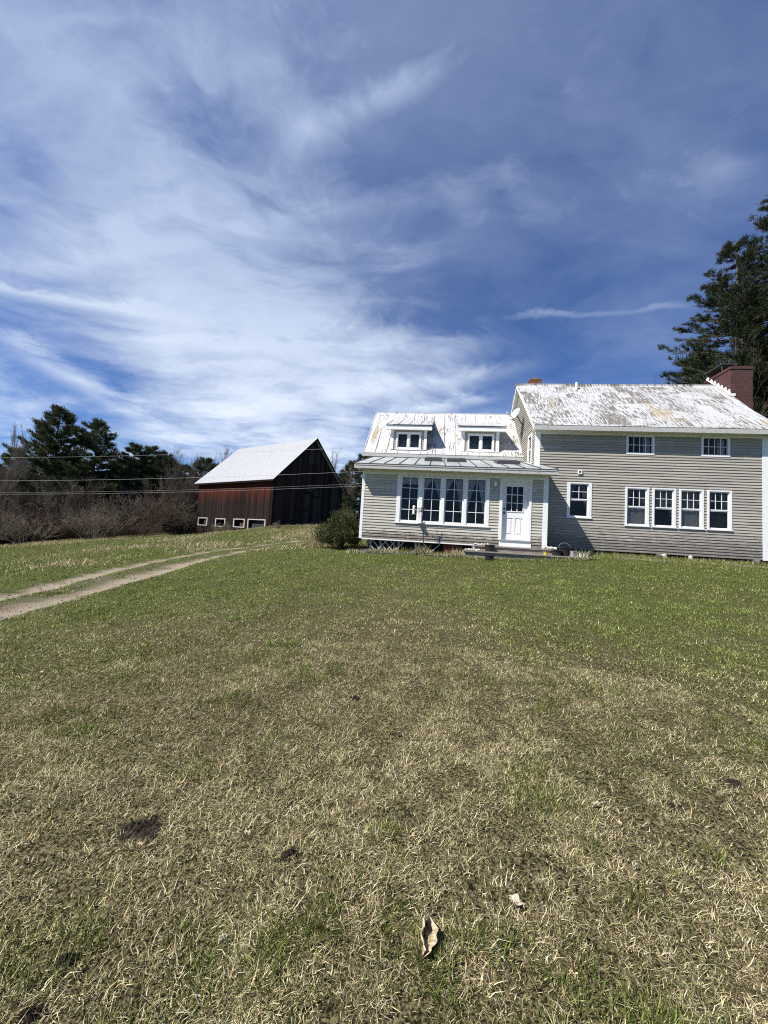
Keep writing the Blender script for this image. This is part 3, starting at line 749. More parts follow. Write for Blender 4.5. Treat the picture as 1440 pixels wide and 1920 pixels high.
# sunroom: four casements in one white surround
sw = [(1.45, 2.02), (2.24, 2.82), (3.02, 3.61), (3.80, 4.39)]
mb = MB()
edges = [1.27]+[x for w in sw for x in (w[0]-.045, w[1]+.045)]+[4.54]
for a, b in zip(edges[0::2], edges[1::2]): hb(mb, a, b, -.05, .034, .60, 2.312)
for a, b in sw: hb(mb, a-.045, b+.045, -.05, .018, 2.285, 2.312)
hb(mb, 1.24, 4.57, -.05, .07, .565, .60)
mb.build('window_surround', M['trim'], house, bevel=.004)
for k, (a, b) in enumerate(sw):
    mb = MB(); frame_ring(mb, a-.044, b+.044, .602, 2.283, .044, -.045, -.005, .085, .045)
    muntins(mb, a, b, .687, 2.238, 2, 4, -.038, -.014, .021)
    w = mb.build('window', M['vinyl'], house)
    pane(w, a, b, .687, 2.238, -.026)
    mid = (a+b)/2
    if k > 0:
        curtain_sheet('curtain', M['lace'], w, lambda t: a-.03, lambda t: a+.02+.26*max(0, (t-.25)/.75)**1.3, .75 if k == 3 else 1.35, 2.24, -.11, 4, .02)
        curtain_sheet('curtain', M['lace'], w, lambda t: b-.02-(.26 if k < 3 else .25)*max(0, (t-.15)/.85)**1.1, lambda t: b+.03, .75 if k >= 2 else 1.35, 2.24, -.11, 4, .02)
    else:
        curtain_sheet('curtain', M['lace'], w, lambda t: a-.03, lambda t: b+.03, 2.0, 2.24, -.11, 7, .02)

def double_hung(a, b, v0, v1, cols, rows, mid_v, n=NM, cas=.07, shade=None, shade_mat=None, sill=True, upper='curtain'):
    mb = MB()
    frame_ring(mb, a, b, v0, v1, cas, n-.06, n+.04, .035, .05)
    if sill: hb(mb, a-.02, b+.02, n+.041, n+.062, v0-.012, v0+.035)
    i0, i1, j0, j1 = a+cas, b-cas, v0+.035, v1-.05
    frame_ring(mb, i0, i1, mid_v-.02, j1, .035, n-.045, n-.010, .04, .035)       # upper sash
    muntins(mb, i0+.035, i1-.035, mid_v+.02, j1-.035, cols, rows, n-.040, n-.016, .018)
    w = mb.build('window', M['vinyl'], house, bevel=.003)
    mb = MB(); frame_ring(mb, i0, i1, j0, mid_v-.021, .03, n-.055, n-.022, .05, .03)
    s_ = mb.build('sash', M['vinyl'], w)
    pane(w, i0+.035, i1-.035, mid_v+.02, j1-.035, n-.028)
    pane(w, i0+.03, i1-.03, j0+.05, mid_v-.05, n-.04)
    if upper: curtain_sheet('curtain', M['curtain'], w, lambda t: i0-.02, lambda t: i0+.06+.20*t, mid_v-.3, j1, n-.14, 4, .018)
    if upper: curtain_sheet('curtain', M['curtain'], w, lambda t: i1-.06-.20*t, lambda t: i1+.02, mid_v-.3, j1, n-.14, 4, .018)
    if upper == 'full': curtain_sheet('curtain', M['curtain'], w, lambda t: i0, lambda t: i1, mid_v+.02, j1, n-.17, 7, .015)
    if shade_mat: curtain_sheet('shade', shade_mat, w, lambda t: i0-.02, lambda t: i1+.02, j0-.02, mid_v-.03, n-.10, 3, .006)
    return w
for k, (a, b) in enumerate(lowers):
    double_hung(a, b, LV0, LV1, 3, 2, 1.69, shade_mat=[M['shade'], None, M['shade'], M['shade_dark']][k], upper=['part', 'full', 'full', 'part'][k])
double_hung(small[0], small[1], small[2], small[3], 2, 2, 1.87, cas=.11, shade_mat=None, upper='part')
for a, b in uppers:
    mb = MB(); frame_ring(mb, a, b, UV0, UV1+.012, .075, NM-.06, NM+.034, .075, .075)
    muntins(mb, a+.075, b-.075, UV0+.075, UV1-.063, 4, 2, NM-.045, NM-.02, .02)
    w = mb.build('window', M['trim'], house, bevel=.003)
    pane(w, a+.075, b-.075, UV0+.075, UV1-.063, NM-.033)
    curtain_sheet('curtain', M['lace'], w, lambda t: b-.32, lambda t: b-.07, UV0+.04, UV1-.05, NM-.15, 4, .02)
# gable window, faces left
mb = MB()
n0, n1, v0, v1 = gable_win
G = lambda x0, x1, na, nb, va, vb: mb.box(x0, x1, -nb, -na, va, vb)
G(6.36, 6.46, n0, n0+.1, v0, v1); G(6.36, 6.46, n1-.1, n1, v0, v1); G(6.36, 6.46, n0+.1, n1-.1, v0, v0+.06); G(6.36, 6.46, n0+.1, n1-.1, v1-.09, v1)
G(6.385, 6.43, n0+.1, n1-.1, 3.90, 3.95)
w = mb.build('window', M['trim'], house, bevel=.003)
MB().poly([hl(6.41, n0+.1, v0+.06), hl(6.41, n1-.1, v0+.06), hl(6.41, n1-.1, v1-.09), hl(6.41, n0+.1, v1-.09)]).build('pane', M['glass'], w)

# door -------------------------------------------------------------------
mb = MB()
hb(mb, 4.885, 4.985, -.06, .040, .155, 2.235); hb(mb, 5.885, 5.965, -.06, .040, .155, 2.235); hb(mb, 4.875, 5.975, -.06, .045, 2.235, 2.312)
hb(mb, 4.985, 5.02, -.15, -.061, .19, 2.2); hb(mb, 5.85, 5.885, -.15, -.061, .19, 2.2); hb(mb, 4.985, 5.885, -.15, -.061, 2.2, 2.235)
hb(mb, 4.915, 5.985, -.06, .034, -.06, .153)
mb.build('door_frame', M['trim'], house, bevel=.004)
mb = MB(); hb(mb, 4.91, 5.95, -.15, .075, .154, .188); mb.build('threshold', M['fascia'], house, bevel=.004)
mb = MB(); dn0, dn1 = -.135, -.092
d0, d1, e0, e1 = 5.022, 5.848, .192, 2.198
hb(mb, d0, 5.13, dn0, dn1, e0, e1); hb(mb, 5.70, d1, dn0, dn1, e0, e1); hb(mb, 5.13, 5.70, dn0, dn1, 2.06, e1)
hb(mb, 5.13, 5.70, dn0, dn1, .95, 1.19); hb(mb, 5.13, 5.70, dn0, dn1, e0, .36); hb(mb, 5.375, 5.455, dn0, dn1, .36, .95)
for a, b in ((5.13, 5.375), (5.455, 5.70)):
    hb(mb, a, b, dn0, dn1-.022, .36, .95)
    mb.hexa([hl(a+.03, dn1-.0219, .39), hl(b-.03, dn1-.0219, .39), hl(b-.03, dn1-.0219, .92), hl(a+.03, dn1-.0219, .92), hl(a+.06, dn1-.004, .42), hl(b-.06, dn1-.004, .42), hl(b-.06, dn1-.004, .89), hl(a+.06, dn1-.004, .89)])
frame_ring(mb, 5.105, 5.725, 1.165, 2.085, .03, dn1+.0005, dn1+.018)
door = mb.build('door', M['vinyl'], house)
mb = MB(); muntins(mb, 5.13, 5.70, 1.19, 2.06, 3, 3, dn1-.03, dn1-.004, .022); mb.build('glazing_bars', M['vinyl'], door)
pane(door, 5.13, 5.70, 1.19, 2.06, dn1-.02)
for v_, r_, nm_ in ((1.12, .034, 'handle'), (1.27, .03, 'deadbolt')):
    c = hl(5.075, dn1, v_); mb = MB()
    mb.tube([c, c+Vector((0, -.02, 0)), c+Vector((0, -.045, 0)), c+Vector((0, -.065, 0))], [r_, r_*.6, r_, r_*.7], 12)
    mb.build(nm_, M['black'], door, smooth=True)
# porch lamp, mail hook, wall vents
mb = MB(); c = hl(4.71, .03, 2.05)
hb(mb, 4.67, 4.75, .02, .045, 1.93, 2.03)
mb.bar(hl(4.71, .045, 2.0), hl(4.71, .12, 2.03), .02)
lampo = mb.build('wall_lamp', M['grey_plastic'], house)
MB().lathe(hl(4.71, .13, 2.02), [(.0, 0), (.05, .01), (.055, .09), (.035, .15), (0, .16)], 12).build('lamp_shade', M['vinyl'], lampo, smooth=True)
mb = MB(); frame_ring(mb, 7.94, 8.08, 2.82, 2.97, .03, NM+.02, NM+.07); hb(mb, 7.965, 8.055, NM+.015, NM+.022, 2.845, 2.945, 1)
mb.build('wall_vent', [M['trim'], M['black']], house)

# dormers -----------------------------------------------------------------
for (a, b, ra, rb, wa, wb) in ((.50, 2.12, .24, 2.38, .74, 1.88), (3.73, 5.33, 3.50, 5.63, 3.97, 5.13)):
    nf = -3.58; v0, v1 = 4.10, 5.0
    dr = empty('dormer', (0, 0, 0)); dr.parent = house
    mb = MB()
    hb(mb, a, wa-.0, nf-.06, nf, v0, v1); hb(mb, wb, b, nf-.06, nf, v0, v1); hb(mb, wa, wb, nf-.06, nf, 4.90, v1)
    for u_, s_ in ((a, -1), (b, 1)):                        # cheeks
        nb = -5.3
        pts = [hl(u_, nf-.03, ev(nf-.03)-.05), hl(u_, nf-.03, v1+.05), hl(u_, -5.2, v1+.62), hl(u_, -5.4, ev(-5.4))]
        mb.poly(pts if s_ < 0 else pts[::-1])
    mb.build('dormer_wall', M['siding_main'], dr, colors=True)
    mb = MB()
    hb(mb, a-.02, a+.11, nf+.0, nf+.028, v0-.02, 4.99); hb(mb, b-.11, b+.02, nf+.0, nf+.028, v0-.02, 4.99)
    hb(mb, a-.02, a-.0005, nf-.1, nf, v0-.02, 4.99); hb(mb, b+.0005, b+.02, nf-.1, nf, v0-.02, 4.99)
    hb(mb, ra+.02, rb-.02, -3.40, -3.365, 4.97, 5.16); hb(mb, ra+.02, rb-.02, nf, -3.402, 4.992, 5.01)
    mb.build('dormer_trim', M['trim'], dr, bevel=.003)
    mb = MB(); N0 = [-3.33, -4.0, -4.7, -5.3, -5.75]; V0 = [5.195, 5.44, 5.70, 5.96, ev(-5.75)+.015]
    for i in range(4):
        mb.poly([hl(ra, N0[i], V0[i]), hl(rb, N0[i], V0[i]), hl(rb, N0[i+1], V0[i+1]), hl(ra, N0[i+1], V0[i+1])])
        mb.poly([hl(ra, N0[i], V0[i]-.03), hl(rb, N0[i], V0[i]-.03), hl(rb, N0[i+1], V0[i+1]-.03), hl(ra, N0[i+1], V0[i+1]-.03)], 1)
        for u_ in (ra, rb): mb.poly([hl(u_, N0[i], V0[i]-.03), hl(u_, N0[i+1], V0[i+1]-.03), hl(u_, N0[i+1], V0[i+1]), hl(u_, N0[i], V0[i])], 1)
    mb.poly([hl(ra, N0[0], V0[0]-.03), hl(rb, N0[0], V0[0]-.03), hl(rb, N0[0], V0[0]), hl(ra, N0[0], V0[0])], 1)
    for i in range(5):
        u_ = ra+.05+(rb-ra-.1)*i/4
        for j in range(4): mb.bar(hl(u_, N0[j], V0[j]+.01), hl(u_, N0[j+1], V0[j+1]+.01), .02, .028, 2)
    mb.build('dormer_roof', [M['tin_ell'], M['dark_metal'], M['seam']], dr)
    mb = MB(); mm = (wa+wb)/2
    frame_ring(mb, wa, wb, v0, 4.90, .06, nf-.05, nf+.035); hb(mb, mm-.045, mm+.045, nf-.05, nf+.03, v0+.06, 4.84)
    for x0, x1 in ((wa+.06, mm-.045), (mm+.045, wb-.06)): frame_ring(mb, x0, x1, v0+.06, 4.84, .035, nf-.04, nf+.012)
    hb(mb, wa-.05, wb+.05, nf+.001, nf+.05, v0-.03, v0-.001)
    mb.build('window', M['vinyl'], dr, bevel=.003)
    pane(dr, wa+.06, mm-.045, v0+.06, 4.84, nf-.02); pane(dr, mm+.045, wb-.06, v0+.06, 4.84, nf-.02)
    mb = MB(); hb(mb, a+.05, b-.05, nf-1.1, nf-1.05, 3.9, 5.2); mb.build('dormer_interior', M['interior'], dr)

# dim rooms behind the glass ------------------------------------------------
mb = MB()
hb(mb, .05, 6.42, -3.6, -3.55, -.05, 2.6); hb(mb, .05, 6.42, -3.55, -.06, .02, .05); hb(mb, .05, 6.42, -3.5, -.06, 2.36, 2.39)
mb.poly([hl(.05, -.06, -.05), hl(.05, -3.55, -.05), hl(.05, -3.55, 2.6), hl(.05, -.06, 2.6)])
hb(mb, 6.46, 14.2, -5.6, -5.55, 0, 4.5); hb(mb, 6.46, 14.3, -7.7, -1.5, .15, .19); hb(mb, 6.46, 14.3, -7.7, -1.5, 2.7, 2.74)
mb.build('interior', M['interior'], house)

# foundation, lattice ----------------------------------------------------------
g = random.Random(5)
def stone_row(name, mt, u0, u1, n, vtop, seed, depth=.5, parent=house):
    gg = random.Random(seed); mb = MB(); u = u0
    while u < u1:
        w = gg.uniform(.25, .6); x, y = house_xy(u+w/2, n); zb = gz(x, y)-HO[2]-.15
        v = zb
        while v < vtop-.02:
            h = min(gg.uniform(.12, .22), vtop-v)
            o = gg.uniform(-.04, .04)
            hb(mb, u+.01, min(u+w, u1)-.01, n-depth, n+o, v+.008, v+h-.004); v += h
        u += w
    return mb.build(name, mt, parent, bevel=.03)
stone_row('foundation', M['stone'], 6.4, 14.3, NM-.06, -.06, 1)
stone_row('foundation', M['stone'], .1, 6.4, -1.2, -.1, 2)
mb = MB(); hb(mb, 6.6, 14.2, -7.6, NM-.55, -1.2, -.06); hb(mb, 0.1, 6.4, -9, -1.7, -1.2, -.1); hb(mb, -.4, 6.4, -9.05, -3.75, -1.2, 0)
mb.build('foundation_core', M['interior'], house)
for u_ in (.35, .72, 1.38, 2.0, 2.12, 4.0): hb(MB(), u_, u_+.07, -.22, -.15, -.75, -.09).build('pier_post', M['pale_wood'], house)
mb = MB()
for i in range(5):
    u_ = .25+.22*i
    x1 = u_+.42; mb.bar(hl(u_, -.10, -.10), hl(x1, -.10, -.60), .035, .012, up=(0, 1, 0))
for i in range(3):
    u_ = .62+.32*i; mb.bar(hl(u_+.36, -.088, -.10), hl(u_-.09, -.088, -.6), .035, .012, up=(0, 1, 0))
mb.build('lattice', M['pale_wood'], house); mb = MB()
mb.bar(hl(2.32, -.10, -.12), hl(2.62, -.10, -.42), .035, .012, up=(0, 1, 0)); mb.bar(hl(2.9, -.09, -.12), hl(2.55, -.09, -.45), .035, .012, up=(0, 1, 0))
mb.build('lattice', M['pale_wood'], house)
mb = MB()
for i in range(8):
    u_ = 3.02+.085*i; hb(mb, u_, u_+.08, -.10-g.uniform(0, .02), -.075, -.62, -.09)
mb.build('skirting', M['red_wood'], house)

# chimneys, pipe, flashing
mb = MB(); hb(mb, 6.92, 7.46, -5.6, -5.08, 6.6, 8.12); hb(mb, 6.90, 7.48, -5.62, -5.06, 8.0, 8.06)
ch = mb.build('chimney', M['brick_orange'], house)
mb = MB(); mb.tube([hl(7.22, -5.3, 8.1), hl(7.22, -5.3, 8.2)], .10, 12); mb.build('flue', M['grey_plastic'], ch)
mb = MB(); hb(mb, 14.84, 15.68, -5.35, -3.82, -.8, 8.02); hb(mb, 14.81, 15.71, -5.38, -3.79, 8.02, 8.13)
ch = mb.build('chimney', M['brick_red'], house)
mb = MB(); hb(mb, 14.78, 15.3, -5.35, -4.25, 8.42, 8.46)
for u_, n_ in ((14.84, -5.28), (15.24, -5.28), (14.84, -4.32), (15.24, -4.32)): mb.bar(hl(u_, n_, 8.13), hl(u_, n_, 8.42), .03)
mb.build('chimney_cap', M['dark_metal'], ch)
mb = MB()
for i in range(7):
    n_ = -3.80-.21*i; v_ = rv(n_)
    tri = [(n_, v_-.04), (n_-.20, v_+.15), (n_-.055, v_+.21)]
    mb.poly([hl(14.79, *q) for q in tri]); mb.poly([hl(14.838, *q) for q in tri][::-1])
    for q0, q1 in zip(tri, tri[1:]+tri[:1]): mb.poly([hl(14.79, *q0), hl(14.838, *q0), hl(14.838, *q1), hl(14.79, *q1)])
hb(mb, 14.76, 14.98, -3.80, -3.74, rv(-3.7)-.03, rv(-3.7)+.07)
mb.build('step_flashing', M['trim'], house)
mb = MB(); mb.tube([hl(8.77, -4.2, 7.2), hl(8.77, -4.2, 7.56)], .05, 12); mb.build('vent_pipe', M['vinyl'], house)

# ------------------------------------------------------------------ satellite dish (clamped to the gable)
dish_w = house.matrix_basis
def HW(u, n, v):
    xy = house_xy(u, n); return Vector((xy[0], xy[1], HO[2]+v))
sd = empty('satellite_dish', HW(6.38, -3.6, 5.35), YAW); tag(sd, 'pale grey satellite dish clamped to the gable beside the dormers', 'satellite dish')
nv = Vector((-.80, -.42, .42)).normalized(); up = Vector((0, 0, 1)); sx = nv.cross(up).normalized(); sy = sx.cross(nv)
cen = Vector((-.36, -.05, .46)); mb = MB(); rings = []
for r_ in (.02, .1, .18, .25, .30):
    rings.append([cen+sx*(r_*.92*math.cos(t))+sy*(r_*math.sin(t))+nv*(r_*r_*.7) for t in [2*math.pi*k/24 for k in range(24)]])
for a, b in zip(rings, rings[1:]):
    for k in range(24): mb.poly([a[k], a[(k+1) % 24], b[(k+1) % 24], b[k]])
mb.poly(rings[0])
do = mb.build('dish', M['dish'], sd, smooth=True); so = do.modifiers.new('s', 'SOLIDIFY'); so.thickness = .012
mb = MB(); mb.tube([Vector((-.0, 0, 0)), Vector((-.12, -.02, .08)), Vector((-.24, -.03, .30)), cen], .022, 8); mb.build('mount', M['dark_metal'], sd)
mb = MB(); tip = cen+nv*.34-sy*.22; mb.tube([cen-sy*.24, tip], .016, 8); mb.build('feed_arm', M['grey_plastic'], sd)
mb = MB(); mb.tube([tip-nv*.0+sy*.02, tip+nv*.03+sy*.02, tip+nv*.10+sy*.02], [.03, .045, .04], 12); mb.build('receiver', M['dish'], sd)

# ------------------------------------------------------------------ porch steps and what stands on them
xy0 = house_xy(0, 0)
st = empty('porch_steps', HO, YAW); tag(st, 'long low weathered wooden step in two tiers under the white front door', 'steps')
mb = MB(); hb(mb, 4.03, 6.6, .05, .46, -.10, -.055); mb.build('tread', M['grey_wood'], st, bevel=.004)
mb = MB(); hb(mb, 3.66, 7.16, .40, .92, -.285, -.245); mb.build('tread', M['grey_wood'], st, bevel=.004)
mb = MB(); hb(mb, 4.06, 6.57, .38, .42, -.244, -.101); hb(mb, 3.70, 7.12, .82, .86, -.75, -.286); mb.build('riser', M['grey_wood'], st)
for q in ((4.03, 4.06, .05, .42, -.75, -.101), (3.66, 3.70, .40, .86, -.75, -.286), (7.12, 7.16, .4, .86, -.75, -.286)): hb(MB(), *q).build('end_board', M['pale_wood'], st)

def pot(name, u, n, v, r, h, mt, label, cat, group=None, soil=True, taper=.78, handle=False):
    o = empty(name, HW(u, n, v), YAW); tag(o, label, cat, group)
    mb = MB(); mb.lathe((0, 0, 0), [(0, 0), (r*taper, 0), (r*.93, h*.86), (r*1.04, h*.87), (r*1.05, h), (r*.93, h), (r*.9, h*.88), (0, h*.86)], 22)
    mb.build('body', mt, o, smooth=False)
    if soil:
        MB().lathe((0, 0, h*.861), [(r*.9, 0), (r*.5, .015), (0, .02)], 14).build('soil', M['soil'], o)
    if handle:
        mb = MB(); mb.tube([(r*1.03*math.cos(t), 0, h*.9+r*.9*math.sin(t)) for t in [math.pi*k/10 for k in range(11)]], .006, 6); mb.build('handle', M['grey_plastic'], o)
    return o
pot('flower_pot', 4.53, .62, -.245, .175, .22, M['black'], 'black flower pot standing on the lower step left of the door', 'pot')
pg = house_xy(4.46, 1.12)
pot('flower_pot', 4.46, 1.12, gz(*pg)-HO[2]-.01, .15, .17, M['black'], 'black pot on the grass in front of the porch step', 'pot')
pot('bucket', 6.62, .72, -.245, .155, .17, M['black'], 'low wide black tub on the right end of the porch step', 'bucket')
pot('bucket', 6.90, .60, -.245, .18, .29, M['black'], 'tall black bucket at the right end of the porch step', 'bucket', handle=True)
pot('bucket', 7.10, .78, -.245, .082, .18, M['grey_plastic'], 'small pale grey pail beside the tall black bucket', 'bucket', soil=False)
pot('bucket', 6.27, .78, -.245, .075, .10, M['yellow'], 'small yellow tub on the porch step near the black tubs', 'bucket', soil=False)
def rock(name, u, n, v, s, label, group, mt=None, seed=0, cat='stone', world=None):
    g = np.random.default_rng(seed)
    bm_v = []; n1, n2 = 7, 10; mb = MB(); P = []
    for i in range(n1+1):
        th = math.pi*i/n1
        P.append([(math.sin(th)*math.cos(2*math.pi*k/n2), math.sin(th)*math.sin(2*math.pi*k/n2), math.cos(th)) for k in range(n2)])
    ph = g.random(6)*6.28
    def d(p):
        x, y, z = p; f = 1+.18*math.sin(3*x+ph[0])+.15*math.sin(4*y+ph[1])+.14*math.sin(4*z+ph[2]+2*x)
        return (x*f*s[0], y*f*s[1], z*f*s[2]+s[2]*.8)
    for i in range(n1):
        for k in range(n2): mb.poly([d(P[i+1][k]), d(P[i+1][(k+1) % n2]), d(P[i][(k+1) % n2]), d(P[i][k])])
    o = mb.build(name, mt or M['pale_stone']); o.location = HW(u, n, v) if world is None else world; o.rotation_euler = (0, 0, float(g.random()*6)); tag(o, label, cat, group)
    return o
gg = random.Random(8)
for k in range(5):
    rock('stone', 4.1+.11*k+gg.uniform(-.02, .02), .25+gg.uniform(-.08, .08), -.057, (gg.uniform(.05, .09), .05, gg.uniform(.025, .045)), 'pale stone in the heap on the upper step left of the door', 'stones on the upper step', seed=k)
for k in range(6):
    rock('stone', 3.76+.085*k, .62+gg.uniform(-.1, .1), -.247, (gg.uniform(.04, .07), .05, gg.uniform(.02, .05)), 'pale stone in the row on the left end of the lower step', 'stones on the lower step', seed=20+k)
for k in range(3):
    rock('stone', 6.42+.13*k, .30+gg.uniform(-.06, .06), -.057, (gg.uniform(.08, .11), .07, gg.uniform(.04, .065)), 'pale stone piled at the right end of the upper step', 'stones at the right end of the step', seed=30+k)
for k, (u_, r_) in enumerate(((10.9, .10), (11.8, .07), (10.75, .12), (13.9, .12))):
    x, y = house_xy(u_, -1.28)
    rock('stone', 0, 0, 0, (r_, r_*.8, .13), ['small grey stone against the foundation under the second of the four windows', 'narrow pale upright stone under the third of the four windows', 'low round grey stone left of the foundation gap', 'grey stone at the right hand corner of the house'][k], None, M['pale_stone'] if k < 2 else M['stone'], 40+k, world=(x, y, gz(x, y)-.03))
# stone edging of the flower bed
for k in range(13):
    u_ = .15+.27*k; x, y = house_xy(u_, .78+gg.uniform(-.05, .05))
    rock('edging_stone', 0, 0, 0, (gg.uniform(.12, .17), .10, gg.uniform(.04, .08)), 'dark flat stone in the row edging the bed under the sunroom windows', 'edging stones of the flower bed', M['stone'], 60+k, world=(x, y, gz(x, y)-.03))

# ------------------------------------------------------------------ vegetation generators
def tubes(P0, P1, R0, R1, sides=3):
    P0, P1 = np.asarray(P0, float), np.asarray(P1, float); R0, R1 = np.asarray(R0, float), np.asarray(R1, float)
    d = P1-P0; d /= np.linalg.norm(d, axis=1, keepdims=True)+1e-9
    ref = np.where(np.abs(d[:, 2:3]) > .9, np.array([[1., 0, 0]]), np.array([[0, 0, 1.]]))
    x = np.cross(d, ref); x /= np.linalg.norm(x, axis=1, keepdims=True)+1e-9; y = np.cross(d, x)
    n = len(P0); V = np.empty((n, 2*sides, 3))
    for k in range(sides):
        a = 2*math.pi*k/sides; o = x*math.cos(a)+y*math.sin(a)
        V[:, k] = P0+o*R0[:, None]; V[:, sides+k] = P1+o*R1[:, None]
    b = (np.arange(n)*2*sides)[:, None]
    F = np.concatenate([b+np.array([[k, (k+1) % sides, sides+(k+1) % sides, sides+k]]) for k in range(sides)], 0)
    return V.reshape(-1, 3), F
class Skel:
    def __init__(s, seed): s.g = random.Random(seed); s.p0 = []; s.p1 = []; s.r0 = []; s.r1 = []; s.lv = []
    def seg(s, a, b, ra, rb, lv): s.p0.append(tuple(a)); s.p1.append(tuple(b)); s.r0.append(ra); s.r1.append(rb); s.lv.append(lv)
    def limb(s, p, d, L, r, lv, maxlv, nch, up=.15, wig=.18, ratio=.62, spread=.75, tip=.3, rmin=.004):
        g = s.g; k = 5 if lv < 2 else (4 if lv < 3 else 3); p = Vector(p); d = Vector(d).normalized(); pts = [(p.copy(), d.copy(), 0)]
        for i in range(k):
            d = (d+Vector((g.gauss(0, wig), g.gauss(0, wig), g.gauss(0, wig)*.7+up*.5))).normalized()
            q = p+d*(L/k); ra = max(rmin, r*(1-(1-tip)*i/k)); rb = max(rmin*.7, r*(1-(1-tip)*(i+1)/k))
            s.seg(p, q, ra, rb, lv); p = q; pts.append((p.copy(), d.copy(), (i+1)/k))
        if lv < maxlv:
            n = nch[lv]
            for j in range(n):
                t = g.uniform(.28 if lv == 0 else .15, 1.0); i = min(k-1, int(t*k)); f = t*k-i
                a = pts[i][0].lerp(pts[i+1][0], f); dd = pts[i+1][1]
                ax = Vector((g.gauss(0, 1), g.gauss(0, 1), g.gauss(0, 1))).cross(dd).normalized()
                nd = (dd*math.cos(spread)+ax*math.sin(spread*g.uniform(.7, 1.25))+Vector((0, 0, up))).normalized()
                rr = r*(1-(1-tip)*t)*.6
                s.limb(a, nd, L*ratio*g.uniform(.6, 1.15)*(1.15-.45*t), rr, lv+1, maxlv, nch, up, wig*1.1, ratio, spread, tip, rmin)
    def mesh(s, name, mt, parent, sel, sides=3):
        lv = np.array(s.lv); m_ = sel(lv)
        V, F = tubes(np.array(s.p0)[m_], np.array(s.p1)[m_], np.array(s.r0)[m_], np.array(s.r1)[m_], sides)
        return mesh_np(name, V, F, mt, parent)
def bare_tree(name, seed, H, r, mt, label, group, cat='tree', nch=(13, 7, 6, 3), spread=.6, up=.22, lean=(0, 0), clean=.3, rmin=.007, ratio=.55):
    o = empty(name); tag(o, label, cat, group); s = Skel(seed)
    s.limb((0, 0, -.2), (lean[0], lean[1], 1), H*.86, r, 0, 4, nch, up, .10, ratio, spread, .22, rmin)
    s.mesh('trunk', mt, o, lambda lv: lv == 0, 6); s.mesh('crown', mt, o, lambda lv: lv > 0, 3)
    return o
def bare_shrub(name, seed, H, W, stems, mt, label, group, rmin=.006, nch=(7, 5, 3), cat='shrub', up=.12):
    s = Skel(seed); g = s.g
    for k in range(stems):
        a = g.uniform(0, 6.28); q = g.random()**.6
        d = Vector((math.cos(a)*q*W/H*1.1, math.sin(a)*q*W/H*1.1, 1))
        s.limb((math.cos(a)*q*W*.22, math.sin(a)*q*W*.22, -.1), d, H*g.uniform(.6, 1.0), .018, 0, 3, nch, up, .2, .5, .65, .3, rmin)
    V, F = tubes(np.array(s.p0), np.array(s.p1), np.array(s.r0), np.array(s.r1), 3)
    o = mesh_np(name, V, F, mt); tag(o, label, cat, group)
    return o
def tris_from(c, d, length, width, colr, g):
    n = len(c); r = g.normal(size=(n, 3)); x = np.cross(d, r); x /= np.linalg.norm(x, axis=1, keepdims=True)+1e-9
    V = np.empty((n, 3, 3)); V[:, 0] = c-x*width[:, None]/2; V[:, 1] = c+x*width[:, None]/2; V[:, 2] = c+d*length[:, None]
    return V.reshape(-1, 3), np.arange(n*3).reshape(-1, 3), np.repeat(colr, 3, 0)
NEEDLE = np.array([[.040, .055, .022], [.055, .070, .028], [.030, .044, .020], [.070, .080, .034], [.048, .064, .032]])
